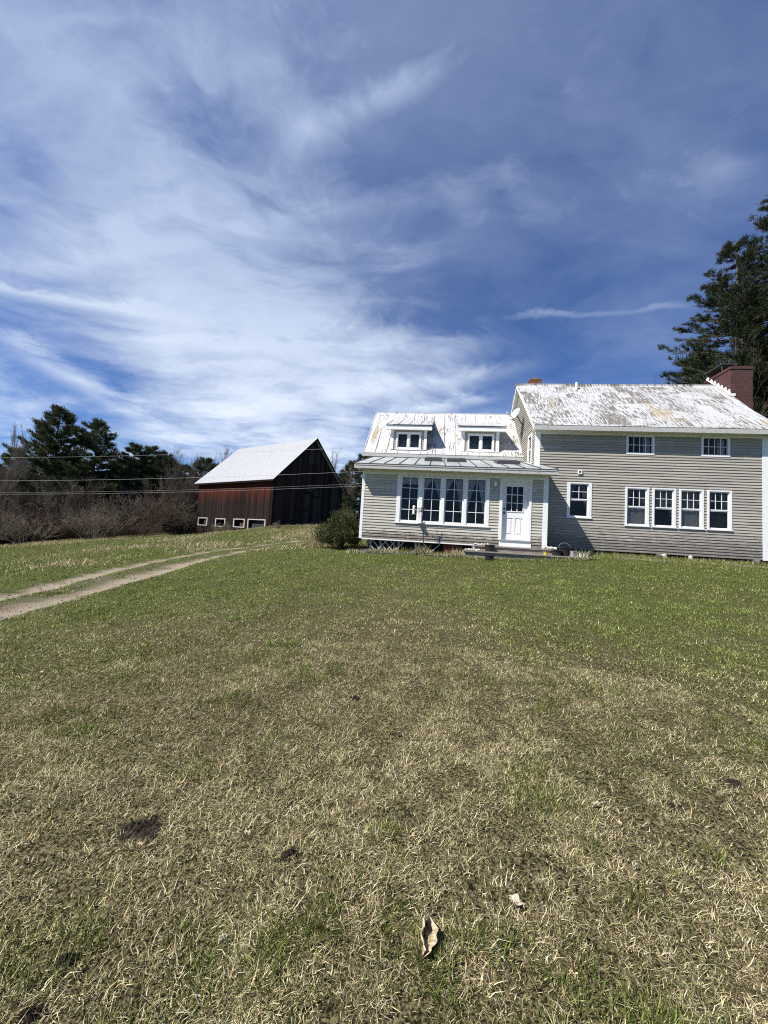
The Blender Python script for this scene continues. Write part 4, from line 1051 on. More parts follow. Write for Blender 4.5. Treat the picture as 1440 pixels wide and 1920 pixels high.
def pine(name, seed, H, Rb, label, group=None, cat='tree', start=.18, whorl=.55, nb=5, upsweep=.35, clump=.30, per=11, tint=1., tops=((0, 0, 1.),), density=1., irregular=.3, deadlow=0, r=None):
    o = empty(name); tag(o, label, cat, group)
    g = random.Random(seed); ng = np.random.default_rng(seed); s = Skel(seed); cl = []
    for (ox, oy, hs) in tops:
        h_top = H*hs; ls = [Vector((0, 0, -.3))]; k = 9
        for i in range(1, k+1):
            t = i/k; q = min(1, t*1.6)
            ls.append(Vector((ox*q+g.gauss(0, .05), oy*q+g.gauss(0, .05), h_top*t)))
        rr = r or H*.016
        for i, (a, b) in enumerate(zip(ls, ls[1:])): s.seg(a, b, rr*(1-.9*i/k)+.02, rr*(1-.9*(i+1)/k)+.02, 0)
        def axis(z):
            t = max(0, z/h_top)*k; i = min(k-1, int(t)); return ls[i].lerp(ls[i+1], t-i)
        z = h_top*start
        while z < h_top*.985:
            t = z/h_top; tt = max(0., (t-start)/(1-start))
            L0 = Rb*(1-tt**1.35)**.9*(.55+.45*min(1, tt*4+.15))+.25
            for b in range(nb):
                if g.random() > density and tt < .9: continue
                a = g.uniform(0, 6.28); L = L0*g.uniform(1-irregular*1.5, 1+irregular*.5)
                p = axis(z+g.uniform(-.2, .2)); elev = -.12+.5*tt+g.uniform(-.12, .12)
                d = Vector((math.cos(a), math.sin(a), elev)).normalized(); ns = 5
                rb_ = max(.012, L*.012)
                pts = [p.copy()]
                for i in range(ns):
                    d = (d+Vector((g.gauss(0, .07), g.gauss(0, .07), upsweep*.22*(i/ns)+g.gauss(0, .04)))).normalized()
                    q = pts[-1]+d*(L/ns); s.seg(pts[-1], q, rb_*(1-.15*i)+.004, rb_*(1-.15*(i+1))+.004, 1); pts.append(q)
                nt = max(3, int(L*3.6))
                for j in range(nt):
                    f = g.uniform(.30, 1.0) if tt > .1 else g.uniform(.45, 1.0)
                    i = min(ns-1, int(f*ns)); c = pts[i].lerp(pts[i+1], f*ns-i); dd = (pts[i+1]-pts[i]).normalized()
                    side = dd.cross(Vector((0, 0, 1))).normalized()*g.choice((-1, 1))
                    td = (dd*.75+side*g.uniform(.3, .9)+Vector((0, 0, g.uniform(-.02, .30)))).normalized()
                    tl = min(1.2, .16+L*.30*(1.08-f))*g.uniform(.6, 1.2)
                    e = c+td*tl; s.seg(c, e, .008, .004, 1)
                    m_ = max(2, int(tl/.16))
                    for w in range(m_): cl.append((tuple(c.lerp(e, (w+1)/m_)), tuple(td), g.uniform(.75, 1.2)))
                cl.append((tuple(pts[-1]), tuple(d), 1.1))
            z += whorl*g.uniform(.7, 1.3)*(1-.35*tt)
    for dl in range(deadlow):
        z = H*g.uniform(.03, start+.25); a = g.uniform(0, 6.28)
        s.limb(axis(z), (math.cos(a), math.sin(a), g.uniform(-.2, .3)), Rb*g.uniform(.3, .8), .03, 2, 4, (0, 0, 6, 4), .02, .2, .5, .8, .3, .007)
    c = np.array([q[0] for q in cl]); d = np.array([q[1] for q in cl]); sz = np.array([q[2] for q in cl])*clump
    c = np.repeat(c, per, 0); d = np.repeat(d, per, 0); sz = np.repeat(sz, per)
    n = len(c); dirs = d*.9+ng.normal(size=(n, 3))*.42+np.array([[0, 0, .38]]); dirs /= np.linalg.norm(dirs, axis=1, keepdims=True)
    c = c+ng.normal(size=(n, 3))*sz[:, None]*np.array([[.24, .24, .13]])
    colr = NEEDLE[ng.integers(0, 5, n)]*tint*(.7+.6*ng.random((n, 1)))
    colr = colr*np.repeat(.7+.6*ng.random((n//per, 1)), per, 0)
    V, F, C = tris_from(c, dirs, sz*ng.uniform(.5, .95, n), sz*.12, colr, ng)
    s.mesh('trunk', M['bark_pine'], o, lambda lv: lv == 0, 8)
    s.mesh('limbs', M['bark_pine'], o, lambda lv: lv > 0, 3)
    mesh_np('crown', V, F, M['needles'], o, colors=C)
    return o
def place(o, px, Y, top_py=None, H0=None, rz=0., sink=.05, sx=1.):
    p = at(px, 960, Y); x, y = float(p[0]), float(p[1]); z = gz(x, y)
    o.location = (x, y, z-sink)
    s_ = 1.
    if top_py is not None: s_ = (at(px, top_py, Y)[2]-z)/H0
    o.scale = (s_*sx, s_*sx, s_); o.rotation_euler = (0, 0, rz)
    return o

# ------------------------------------------------------------------ thicket on the left
TG = 'bare trees of the thicket'; TL = 'bare grey brown tree in the dense thicket along the left field edge'
protos = [bare_tree('bare_tree', 101, 10, .11, M['bark_grey'], TL, TG, nch=(13, 7, 6, 4)), bare_tree('bare_tree', 102, 10, .10, M['bark_brown'], TL, TG, nch=(15, 7, 5, 4), spread=.5, up=.3),
          bare_tree('bare_tree', 103, 10, .09, M['bark_brown'], TL, TG, nch=(16, 8, 5, 3), spread=.7), bare_tree('bare_tree', 104, 10, .10, M['bark_red'], TL, TG, nch=(14, 8, 5, 4), spread=.55),
          bare_tree('bare_tree', 105, 10, .08, M['bark_grey'], TL, TG, nch=(16, 7, 6, 3), spread=.45, up=.35)]
g = random.Random(77); used = [False]*len(protos)
def next_proto(k):
    if not used[k]: used[k] = True; return protos[k]
    return copy_tree(protos[k])
for i in range(64):
    px = -150+i*8.4+g.uniform(-6, 6)
    Y = g.uniform(37.5, 41) if px < 150 else g.uniform(43.5, 48)
    if px > 360: Y = g.uniform(50, 55)
    if i % 3 == 0: Y += 5
    top = g.uniform(880, 925) if px > 60 else g.uniform(852, 915)
    if px > 300: top = g.uniform(874, 910)
    place(next_proto(g.randrange(5)), px, Y, top, 11.8, g.uniform(0, 6.28), sx=g.uniform(1.0, 1.4))
for (px, Y, top, lab) in ((28, 39, 812, 'tall thin bare tree rising left of the twin pine'), (12, 41, 822, 'slender bare tree at the far left edge of the photo'), (322, 46, 838, 'bare tree with pale forked crown right of the dark pines'),
                     (345, 49, 848, 'thin bare tree standing between the dark pines and the barn roof'), (408, 52, 836, 'spreading bare tree behind the left end of the barn roof'), (545, 56, 834, 'bare treetop showing above the barn ridge'),
                     (620, 56, 846, 'bare treetop just right of the barn gable peak'), (655, 44, 868, 'low bare tree close beside the sunroom left corner')):
    o = copy_tree(protos[g.randrange(5)]); del o['group']; o['label'] = lab
    place(o, px, Y, top, 11.8, g.uniform(0, 6.28), sx=.62)
SG = 'bare shrubs of the thicket'; SL = 'tangled bare brown shrub at the foot of the left thicket'
sp_ = [bare_shrub('bare_shrub', 201, 2.6, 2.4, 26, M['bark_brown'], SL, SG), bare_shrub('bare_shrub', 202, 2.4, 2.6, 28, M['bark_red'], SL, SG), bare_shrub('bare_shrub', 203, 2.6, 2.2, 26, M['bark_grey'], SL, SG)]
us = [False]*3
for i in range(66):
    k = g.randrange(3)
    if not us[k]: us[k] = True; o = sp_[k]
    else: o = sp_[k].copy(); col.objects.link(o)
    px = -160+i*8.2+g.uniform(-6, 6)
    edge = 1022-.067*max(px, 0) if px < 330 else 998
    Y = (34.8+px*.03 if px < 130 else 36.5+(px-130)*.035)+g.uniform(.3, 3.5)
    if px > 345: Y = 48+g.uniform(0, 4)
    place(o, px, Y, None, None, g.uniform(0, 6.28)); s_ = g.uniform(.6, 1.25)*g.choice((1., 1., 1.5)); o.scale = (s_*1.15, s_*1.15, s_)
o = bare_shrub('bare_shrub', 210, 2.5, 2.9, 40, M['bark_pale'], 'round pale bare bush standing out in front of the thicket at its middle', None)
place(o, 186, 35.6); o.scale = (1.15, 1.15, 1.2)
o = bare_shrub('bare_shrub', 211, 2.2, 2.8, 36, M['bark_red'], 'reddish low bare bush right of the round pale bush', None)
place(o, 265, 38.3); o.scale = (1.1, 1.1, .8)
o = bare_shrub('bare_shrub', 212, 2.4, 2.8, 36, M['bark_pale'], 'greyish bare bush at the left edge of the field', None)
place(o, 52, 33.9); o.scale = (1.1, 1.1, 1.1)
o = bare_shrub('dry_bush', 213, 1.3, 1.9, 26, M['bark_pale'], 'low straw coloured bush before the two left barn windows', None, cat='bush')
place(o, 418, 36.5); o.scale = (1., 1., .95)

# pines on the left
o = pine('pine_tree', 301, 14, 5.6, 'tall dark twin topped pine above the left thicket', start=.10, whorl=.60, nb=7, upsweep=.9, clump=.5, per=14, tops=((-1.0, 0, 1.), (2.7, .4, .93)), irregular=.42, tint=1.15)
place(o, 112, 43.5, 766, 14.1, .2)
o = pine('pine_tree', 302, 11, 4.2, 'broad dark pine with a rounded top right of the twin pine', start=.08, whorl=.55, nb=7, upsweep=.5, clump=.52, per=13, irregular=.22, tops=((-.4, 0, .98), (1.6, 0, 1.)), tint=1.15)
place(o, 248, 47, 832, 11.1, 1.)
p3 = pine('pine_tree', 303, 9, 2.6, 'dark pine in the row filling the back of the left thicket', 'dark pines behind the thicket', start=.06, whorl=.55, nb=6, upsweep=.4, clump=.5, per=12, tint=1.05)
p4 = pine('pine_tree', 304, 9, 3.0, 'dark pine in the row filling the back of the left thicket', 'dark pines behind the thicket', start=.06, whorl=.6, nb=6, upsweep=.4, clump=.5, per=12, tint=1.05, irregular=.45)
first = [True, True]
for i, px in enumerate(range(-170, 420, 30)):
    k = i % 2
    o = (p3, p4)[k] if first[k] else copy_tree((p3, p4)[k]); first[k] = False
    Y = 52+g.uniform(0, 6)
    place(o, px+g.uniform(-8, 8), Y, g.uniform(852, 884) if px > 60 else g.uniform(862, 885), 9.05, g.uniform(0, 6), sx=1.25)
for (px, top, Y, lab) in ((18, 838, 50, 'small dark pine at the far left edge'), (303, 846, 52, 'narrow dark pine beside the broad rounded pine'), (655, 862, 48, 'ragged pine left of the sunroom corner'), (676, 850, 50, 'taller ragged pine touching the sunroom corner'), (640, 880, 52, 'short pine just behind the barn lean-to roof')):
    o = copy_tree((p3, p4)[g.randrange(2)]); del o['group']; o['label'] = lab
    place(o, px, Y, top, 9.05, g.uniform(0, 6), sx=.95)
# far woods closing the view
gx = np.random.default_rng(9); VV = []
o = None
cc, dd_ = [], []
for k in range(150):
    ang = gx.uniform(-62, 8); Y = gx.uniform(75, 105); x = math.tan(R(ang))*Y*.9
    hgt = gx.uniform(8, 14)
    zb = gz(x, Y); m_ = 260
    t = gx.random(m_)**.8; a = gx.random(m_)*6.28; rr = (1-t)*2.6*gx.random(m_)**.5
    cc.append(np.stack([x+np.cos(a)*rr, Y+np.sin(a)*rr, zb+t*hgt], 1)); q = gx.normal(size=(m_, 3)); q[:, 2] = np.abs(q[:, 2]); dd_.append(q/np.linalg.norm(q, axis=1, keepdims=True))
c = np.concatenate(cc); d = np.concatenate(dd_); n = len(c)
V, F, C = tris_from(c, d, gx.uniform(.6, 1.5, n), gx.uniform(.2, .45, n), NEEDLE[gx.integers(0, 5, n)]*1.0*(.7+.6*gx.random((n, 1))), gx)
tag(mesh_np('far_woods', V, F, M['needles'], colors=C), 'far line of dark conifers behind the thicket and barn', 'woods', kind='stuff')

# pines behind the house on the right
o = pine('pine_tree', 311, 23, 7.2, 'large ragged pine behind the red brick chimney', start=.12, whorl=.78, nb=9, upsweep=.6, clump=.30, per=18, irregular=.34, density=.95, deadlow=40, tint=.85, r=.26)
place(o, 1382, 27, 446, 23.1, 2.)
o = pine('pine_tree', 312, 26, 7., 'tallest pine, cut by the right edge of the photo', start=.14, whorl=.78, nb=9, upsweep=.6, clump=.30, per=18, irregular=.32, density=.95, deadlow=24, tint=.85, r=.28)
place(o, 1492, 26, 318, 26.1, .7)
for (px, Y, top, sd_, mt_, lab) in ((1352, 24.5, 600, 401, 'bark_brown', 'grey leafless tree with a forked stem before the large pine'), (1412, 22.5, 640, 402, 'bark_brown', 'pale leaning bare tree right of the red brick chimney'), (1432, 23.5, 690, 403, 'bark_brown', 'dark bare tree at the right edge beside the chimney'), (1262, 26, 690, 404, 'bark_brown', 'small thin bare tree left of the large pine')):
    o = bare_tree('bare_tree', sd_, 10, .11, M[mt_], lab, None, nch=(6, 4, 3, 2), spread=.75, rmin=.005, up=.1)
    place(o, px, Y, top, 11., sd_*1.7, sx=.75)
for (px, Y, top, lab) in ((1425, 30, 660, 'dark young pine low behind the chimney at the right edge'), (1310, 36, 668, 'dark young pine low behind the ridge of the main roof')):
    o = copy_tree(p4); del o['group']; o['label'] = lab; place(o, px, Y, top, 9.05, px*.3)

# evergreen shrub at the sunroom corner
es = empty('evergreen_shrub'); tag(es, 'rounded dark green evergreen bush at the left corner of the sunroom', 'bush')
ex, ey = float(at(640, 990, 15.0)[0]), 15.0
es.location = (ex, ey, gz(ex, ey)-.03)
ng = np.random.default_rng(55); s = Skel(56)
for k in range(16):
    a = s.g.uniform(0, 6.28); s.limb((0, 0, 0), (math.cos(a)*.7, math.sin(a)*.7, 1), .9, .02, 1, 3, (0, 6, 4), .1, .2, .5, .7, .3, .005)
s.mesh('stems', M['bark_grey'], es, lambda lv: lv >= 0, 3)
n = 1250; dirs = ng.normal(size=(n, 3)); dirs[:, 2] = np.abs(dirs[:, 2])*.9-.15; dirs /= np.linalg.norm(dirs, axis=1, keepdims=True)
rad = .78+.18*np.sin(dirs[:, 0]*4+1)+.13*np.sin(dirs[:, 1]*6+dirs[:, 2]*5)+ng.normal(0, .11, n)
inner = np.where(ng.random(n) < .45, ng.uniform(.55, .95, n), 1.)
cl = dirs*rad[:, None]*inner[:, None]*np.array([[1.02, 1.0, 1.12]])+np.array([[0, 0, .36]]); cl[:, 2] = np.maximum(cl[:, 2], .05)
per = 26; c = np.repeat(cl, per, 0)+ng.normal(size=(n*per, 3))*.055; d = np.repeat(dirs, per, 0)*.6+ng.normal(size=(n*per, 3))*.6+np.array([[0, 0, .35]]); d /= np.linalg.norm(d, axis=1, keepdims=True)
lc = np.array([[.036, .048, .014], [.06, .072, .018], [.10, .108, .026], [.024, .034, .012]])[ng.integers(0, 4, n*per)]*(.7+.6*ng.random((n*per, 1)))
V, F, C = tris_from(c, d, ng.uniform(.05, .10, n*per), ng.uniform(.014, .026, n*per), lc, ng)
mesh_np('foliage', V, F, M['leaves'], es, colors=C)

# sapling and hanging feeder before the sunroom
x, y = house_xy(2.30, .5); sz_ = gz(x, y)
sp2 = empty('sapling', (x, y, sz_), YAW); tag(sp2, 'thin leafless sapling in the bed before the sunroom windows', 'tree')
s = Skel(71); top = Vector((-.10, 0, HO[2]+1.12-sz_))
pts = [Vector((.02, 0, -.1)), Vector((.03, 0, .5)), Vector((-.03, .01, 1.0)), top]
for a, b, r_ in zip(pts, pts[1:], (.019, .017, .015)): s.seg(a, b, r_, r_*.9, 0)
for k in range(11):
    a = s.g.uniform(0, 6.28); s.limb(top-Vector((0, 0, s.g.uniform(0, .18))), (math.cos(a), math.sin(a)*.6, s.g.uniform(-.2, .9)), s.g.uniform(.14, .30), .007, 1, 2, (0, 3), .05, .25, .5, .7, .4, .0035)
s.mesh('trunk', M['bark_sapling'], sp2, lambda lv: lv == 0, 6); s.mesh('crown', M['bark_sapling'], sp2, lambda lv: lv > 0, 4)
bf = empty('bird_feeder', HW(1.93, .30, .88), YAW); tag(bf, 'white tube bird feeder hanging in front of the leftmost sunroom window', 'bird feeder')
MB().lathe((0, 0, .02), [(0, 0), (.04, 0), (.045, .02), (.045, .24), (.055, .25), (.03, .29), (0, .30)], 14).build('tube', M['vinyl'], bf, smooth=True)
MB().lathe((0, 0, 0), [(0, 0), (.085, .0), (.09, .02), (.0, .021)], 14).build('tray', M['grey_plastic'], bf)
mb = MB(); mb.tube([(0, 0, .31), (0, 0, 1.6)], .003, 5); mb.build('wire', M['dark_metal'], bf)

# dry plants at the bed and steps
def dry_clump(name, seed, n, H, W, colr, label, group, cat='plant'):
    g = np.random.default_rng(seed); a = g.random(n)*6.28; q = g.random(n)**.6*W
    x, y = np.cos(a)*q, np.sin(a)*q; L = H*g.uniform(.4, 1., n); h = a+g.normal(0, .9, n); lean = g.uniform(.2, 1.3, n)
    tip = np.stack([x+np.cos(h)*np.sin(lean)*L, y+np.sin(h)*np.sin(lean)*L, np.cos(lean)*L+.02], 1)
    midp = (np.stack([x, y, 0*x], 1)+tip)/2+np.stack([0*x, 0*x, L*.14], 1)
    w = g.uniform(.006, .014, n)[:, None]*np.stack([-np.sin(h), np.cos(h), 0*h], 1)
    V = np.stack([np.stack([x, y, 0*x-.03], 1)-w/2, np.stack([x, y, 0*x-.03], 1)+w/2, midp-w/2, midp+w/2, tip], 1).reshape(-1, 3)
    b = (np.arange(n)*5)[:, None]; F = np.concatenate([b+np.array([[0, 1, 3]]), b+np.array([[0, 3, 2]]), b+np.array([[2, 3, 4]])], 0)
    C = np.repeat(np.array(colr)[None]*(.6+.7*g.random((n, 1))), 5, 0)
    o = mesh_np(name, V, F, M['grass'], colors=C); return tag(o, label, cat, group)
def at_house(o, u, n): x, y = house_xy(u, n); o.location = (x, y, gz(x, y)); return o
at_house(dry_clump('dead_plant', 1, 130, .42, .16, (.55, .52, .42), 'bleached dead plant flopped over the right end of the porch step', None), 7.32, .95)
at_house(dry_clump('dead_plant', 2, 160, .34, .26, (.42, .36, .22), 'straw coloured dead plant left of the porch step', None), 3.42, .80)
at_house(dry_clump('dead_plant', 3, 130, .40, .22, (.36, .34, .17), 'dry plant around the foot of the thin sapling', None), 2.35, .62)
at_house(dry_clump('dead_plant', 4, 130, .26, .40, (.38, .34, .2), 'low dry growth at the left end of the flower bed', None), .95, .55)
at_house(dry_clump('green_weed', 5, 140, .34, .2, (.10, .15, .05), 'green weed clump against the wall right of the grey pail', None, 'weed'), 7.75, .15)
at_house(dry_clump('green_weed', 6, 110, .28, .2, (.13, .16, .05), 'green weed tuft in the bed under the second sunroom window', None, 'weed'), 1.75, .45)
# taller unmown fringe along the walls
gf = np.random.default_rng(91); n = 9000
u = gf.uniform(-.3, 14.6, n); nn_ = np.where(u < 3.65, gf.uniform(.05, 1.0, n), np.where(u < 7.3, gf.uniform(.95, 1.25, n), gf.uniform(-1.36, -.7, n)))
P = HO[:2][None]+u[:, None]*UX[None]+nn_[:, None]*NX[None]
isg = gf.random(n) < np.where(u < 3.65, .35, .8)
V, F, C = blades(n, P, gf.uniform(.05, .20, n), gf.uniform(.006, .012, n), gf.uniform(.05, .9, n), np.where(isg[:, None], GREEN[gf.integers(0, 5, n)], STRAW[gf.integers(0, 6, n)])*(.7+.5*gf.random((n, 1))), seed=92)
tag(mesh_np('wall_grass', V, F, M['grass'], colors=C), 'taller unmown grass along the foot of the house walls', 'grass', kind='stuff')
# brown weeds at the end of the track by the evergreen bush
for k, (px, py) in enumerate(((588, 1021), (602, 1026), (596, 1010))):
    q = _hit(px, py, ground); o = dry_clump('dead_weed', 10+k, 200, .42, .6, (.36, .27, .16), ['brown dead weeds nearest the evergreen bush', 'brown dead weeds at the end of the farm track', 'brown dead weeds uphill of the track end'][[1, 0, 2][k]], None, 'weed'); o.location = q

# ------------------------------------------------------------------ barn
BY = R(-35.02); BC = np.array([-10.5056, 36.0, 0.])
barn = empty('barn', (BC[0], BC[1], CAMZ), BY)
tag(barn, 'weathered dark wooden barn with a steep white ribbed steel roof', 'barn')
# local x along the long side (left is negative), y depth along the gable, z relative to eye level
def planks(name, mt, x0, x1, zt, zb, mapf, seed, w=.24, parent=barn, holes=()):
    g = random.Random(seed); mb = MB(); x = x0
    while x < x1-.02:
        e = min(x+w*g.uniform(.75, 1.25), x1); o = g.uniform(0, .025); c = (g.random(),)*3
        a, b = x+.006, e-.006; tb = zb(x)+g.uniform(-.05, .05)
        spans = [(tb, None)]
        hs = [h for h in holes if h[0] < (a+b)/2 < h[1]]
        if hs: h = hs[0]; spans = [(tb, h[2]), (h[3], None)]
        for lo_, hi_ in spans:
            ta, tc = (zt(a), zt(b)) if hi_ is None else (hi_, hi_)
            if min(ta, tc) <= lo_: continue
            mb.poly([mapf(a, lo_, o), mapf(b, lo_, o), mapf(b, tc, o), mapf(a, ta, o)], 0, c)
            mb.poly([mapf(a, lo_, 0), mapf(a, lo_, o), mapf(a, ta, o), mapf(a, ta, 0)], 0, c)
            mb.poly([mapf(b, lo_, 0), mapf(b, lo_, o), mapf(b, tc, o), mapf(b, tc, 0)], 0, c)
        x = e
    return mb.build(name, mt, parent, colors=True)
EZ, RZ, BW, BL = 5.13, 9.88, 9.75, 12.8
wins = [(-12.4, -10.6, .12, 1.0), (-9.0, -7.25, .06, .97), (-5.75, -3.95, .12, 1.0), (-3.4, -.75, -.1, 1.02)]
planks('wall', M['barn_red'], -BL, 0, lambda x: EZ, lambda x: -1.6, lambda x, z, o: (x, -o, z), 1, .22, holes=wins)
gt = lambda y: EZ+(RZ-EZ)*(1-abs(y-BW/2)/(BW/2))-.12
planks('wall', M['barn_dark'], 0, BW, gt, lambda y: -.4, lambda y, z, o: (o, y, z), 2, .25)
planks('wall', M['barn_dark'], 0, BW, gt, lambda y: -2.4, lambda y, z, o: (-BL-o, y, z), 3, .25)
planks('wall', M['barn_dark'], -BL, 0, lambda x: EZ, lambda x: -1.6, lambda x, z, o: (x, BW+o, z), 4, .25)
mb = MB(); mb.box(-.02, .05, -.05, .08, -1., EZ-.05); mb.build('corner_post', M['barn_dark'], barn); mb = MB(); mb.box(-BL-.06, -BL+.04, -.05, .08, -2.2, EZ-.05); mb.build('corner_post', M['barn_dark'], barn)
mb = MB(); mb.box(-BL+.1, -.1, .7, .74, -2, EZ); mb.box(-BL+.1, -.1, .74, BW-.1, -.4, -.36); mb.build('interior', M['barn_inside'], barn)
sl = (RZ-EZ)/(BW/2); ov = .42
mb = MB()
xa, xb = -BL-.5, .40
for sgn in (0, 1):
    f = (lambda y: y) if sgn == 0 else (lambda y: BW-y)
    e = -ov; rr = BW/2
    ez = EZ-ov*sl+.05
    k = 58; xs_ = [xa+(xb-xa)*i/k for i in range(k+1)]
    for i in range(k):      # ribbed sheet: flat pans with raised ribs
        for (s0, s1, h0, h1) in ((0, .8, 0, 0), (.8, .86, 0, .03), (.86, .94, .03, .03), (.94, 1, .03, 0)):
            a, b = xs_[i]+(xs_[i+1]-xs_[i])*s0, xs_[i]+(xs_[i+1]-xs_[i])*s1
            mb.poly([(a, f(e), ez+h0), (b, f(e), ez+h1), (b, f(rr), RZ+.05+h1), (a, f(rr), RZ+.05+h0)])
mb.build('roof', M['barn_roof'], barn)
mb = MB()
for xx in (xa+.03, xb-.03):
    for f in ((lambda y: y), (lambda y: BW-y)):
        mb.hexa([(xx-.02, f(-ov), EZ-ov*sl-.14), (xx+.02, f(-ov), EZ-ov*sl-.14), (xx+.02, f(BW/2), RZ-.16), (xx-.02, f(BW/2), RZ-.16), (xx-.02, f(-ov), EZ-ov*sl+.03), (xx+.02, f(-ov), EZ-ov*sl+.03), (xx+.02, f(BW/2), RZ+.03), (xx-.02, f(BW/2), RZ+.03)])
mb.box(xa+.06, xb-.06, -ov+.02, -ov+.06, EZ-ov*sl-.12, EZ-ov*sl+.03)
mb.poly([(xa+.06, -ov+.06, EZ-ov*sl-.06), (xb-.06, -ov+.06, EZ-ov*sl-.06), (xb-.06, 0, EZ-.08), (xa+.06, 0, EZ-.08)])
mb.build('barge_boards', M['barn_dark'], barn)
for k, (a, b, z0, z1) in enumerate(wins):
    mb = MB(); t_ = .095
    mb.box(a-.05, a+t_, -.08, .02, z0, z1); mb.box(b-t_, b+.05, -.08, .02, z0, z1); mb.box(a+t_, b-t_, -.08, .02, z1-t_, z1); mb.box(a+t_, b-t_, -.08, .02, z0, z0+t_*(.9 if k < 3 else .1))
    w = mb.build('window', M['pale_wood'], barn)
    MB().poly([(a+t_, -.01, z0), (b-t_, -.01, z0), (b-t_, -.01, z1-t_), (a+t_, -.01, z1-t_)]).build('pane', M['glass'], w)
    mb = MB()
    if k == 3: mb.box(a+.5, b-.15, .1, .14, z0, z1-.45); mb.build('screen', M['grey_plastic'], w)
    elif k == 2: mb.box(b-.95, b-.3, .1, .14, z0+.05, z0+.45); mb.build('board', M['stake_wood'], w)
    elif k == 0: mb.box(a+.9, b-.3, .1, .14, z0, z1-.2); mb.build('screen', M['shade'], w)
do = planks('door', M['barn_dark'], 2.9, 6.5, lambda y: 4.1, lambda y: .75, lambda y, z, o: (.05+o, y, z), 6, .27)
mb = MB(); mb.box(.085, .12, 2.8, 4.75, 4.0, 4.2); mb.box(.085, .12, 4.85, 6.6, 3.7, 3.88); mb.box(.085, .11, 4.7, 4.85, .8, 4.1); mb.box(.085, .11, 2.9, 4.65, 2.2, 2.35); mb.build('door_rail', M['barn_dark'], do)
planks('hatch', M['barn_dark'], 4.4, 5.6, lambda y: 7.2, lambda y: 5.1, lambda y, z, o: (.05+o, y, z), 7, .3)
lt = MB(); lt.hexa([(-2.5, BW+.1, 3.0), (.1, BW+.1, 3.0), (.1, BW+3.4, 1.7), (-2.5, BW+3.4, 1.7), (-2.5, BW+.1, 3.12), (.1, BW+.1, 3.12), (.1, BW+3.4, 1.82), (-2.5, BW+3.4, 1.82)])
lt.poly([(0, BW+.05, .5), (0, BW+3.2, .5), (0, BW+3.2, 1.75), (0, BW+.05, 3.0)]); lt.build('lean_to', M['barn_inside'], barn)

# brush pile at the barn corner, stake
bp = bare_shrub('brush_pile', 220, .9, 2.2, 34, M['bark_pale'], 'heap of dry brush against the near corner of the barn', None, cat='brush pile', up=-.15)
place(bp, 528, 34.5); bp.scale = (1., 1., .75)
q = at(400, 1016, 27.0); zq = gz(float(q[0]), float(q[1]))
mb = MB(); mb.hexa([(-.04, -.02, -.1), (.04, -.02, -.1), (.04, .02, -.1), (-.04, .02, -.1), (-.035, -.018, .48), (.035, -.018, .53), (.035, .018, .53), (-.035, .018, .48)])
stk = mb.build('survey_stake', M['stake_wood']); stk.location = (q[0], q[1], zq); stk.rotation_euler = (.04, .06, .3); tag(stk, 'short pinkish wooden stake in the field grass before the barn', 'stake')

# ------------------------------------------------------------------ power lines from the road to the house
wire_m = mat('wire_aluminium', lambda t, b: t.mix(t.noise(obco(t), 3., 3), (.55, .54, .50), (.42, .41, .38)), .5)
for k, (y0, y1, Yl, lab) in enumerate(((849, 836, 25, 'topmost power line crossing before the twin pine'), (891, 880, 25, 'second power line from the top, crossing the barn gable'), (912, 902, 24.6, 'faint third power line from the top, crossing below the barn eave'), (915, 905, 25.2, 'lowest power line, crossing the top of the red barn boards'))):
    a = Vector(at(-420, y0+4, Yl)); b = HW(-.5, -4.4-.25*k, 0); b.z = at(672, y1, HW(-.5, -4.4, 0).y)[2]
    mb = MB(); pts = [a.lerp(b, i/30)-Vector((0, 0, .35*4*(i/30)*(1-i/30))) for i in range(31)]
    mb.tube(pts, (.0045, .005, .003, .0045)[k], 5)
    tag(mb.build('power_line', wire_m, smooth=True), lab, 'power line')

# ------------------------------------------------------------------ dead leaves and bare soil on the lawn
def leaf(px, py, L, W, mt, label, group, seed, curl=.5, tilt=.2, rz=0.):
    g = random.Random(seed); mb = MB(); nl, nw = 10, 4; P = []
    for i in range(nl+1):
        t = i/nl; w = W/2*math.sin(math.pi*min(1, t*.94+.03))**.7*(1+.25*math.sin(t*19+seed)); row = []
        for j in range(nw+1):
            s_ = j/nw*2-1
            row.append(((t-.5)*L, s_*w, curl*W*(s_*s_)*.8+.12*L*math.sin(t*3.1+seed)*curl+.01*math.sin(7*t+3*s_)))
        P.append(row)
    for i in range(nl):
        for j in range(nw): mb.poly([P[i][j], P[i+1][j], P[i+1][j+1], P[i][j+1]])
    o = mb.build('dead_leaf', mt, smooth=True); so = o.modifiers.new('s', 'SOLIDIFY'); so.thickness = .0015
    q = _hit(px, py, ground); o.location = (q[0], q[1], q[2]+.035+W*.1); o.rotation_euler = (g.uniform(-tilt, tilt), g.uniform(-tilt, tilt), rz if rz else g.uniform(0, 6.28))
    return tag(o, label, 'leaf', group)
o = leaf(793, 1782, .115, .055, M['deadleaf'], 'large curled tan oak leaf lying nearest the viewer', None, 1, .9, .1, 1.35); o.rotation_euler = (.5, -.25, 1.3)
o = leaf(968, 1712, .065, .038, M['paleleaf'], 'pale oval leaf right of and beyond the large tan leaf', None, 2, .4, .1, 2.2); o.rotation_euler = (.3, .1, 2.3)
specks = [(262, 1600), (463, 1576), (415, 1782), (552, 1420), (487, 1385), (912, 1296), (1162, 1558), (1118, 1520), (420, 1262), (78, 1268), (40, 1196), (735, 1455), (1205, 1330), (1405, 1360), (1190, 1640), (1075, 1850), (660, 1700), (300, 1410)]
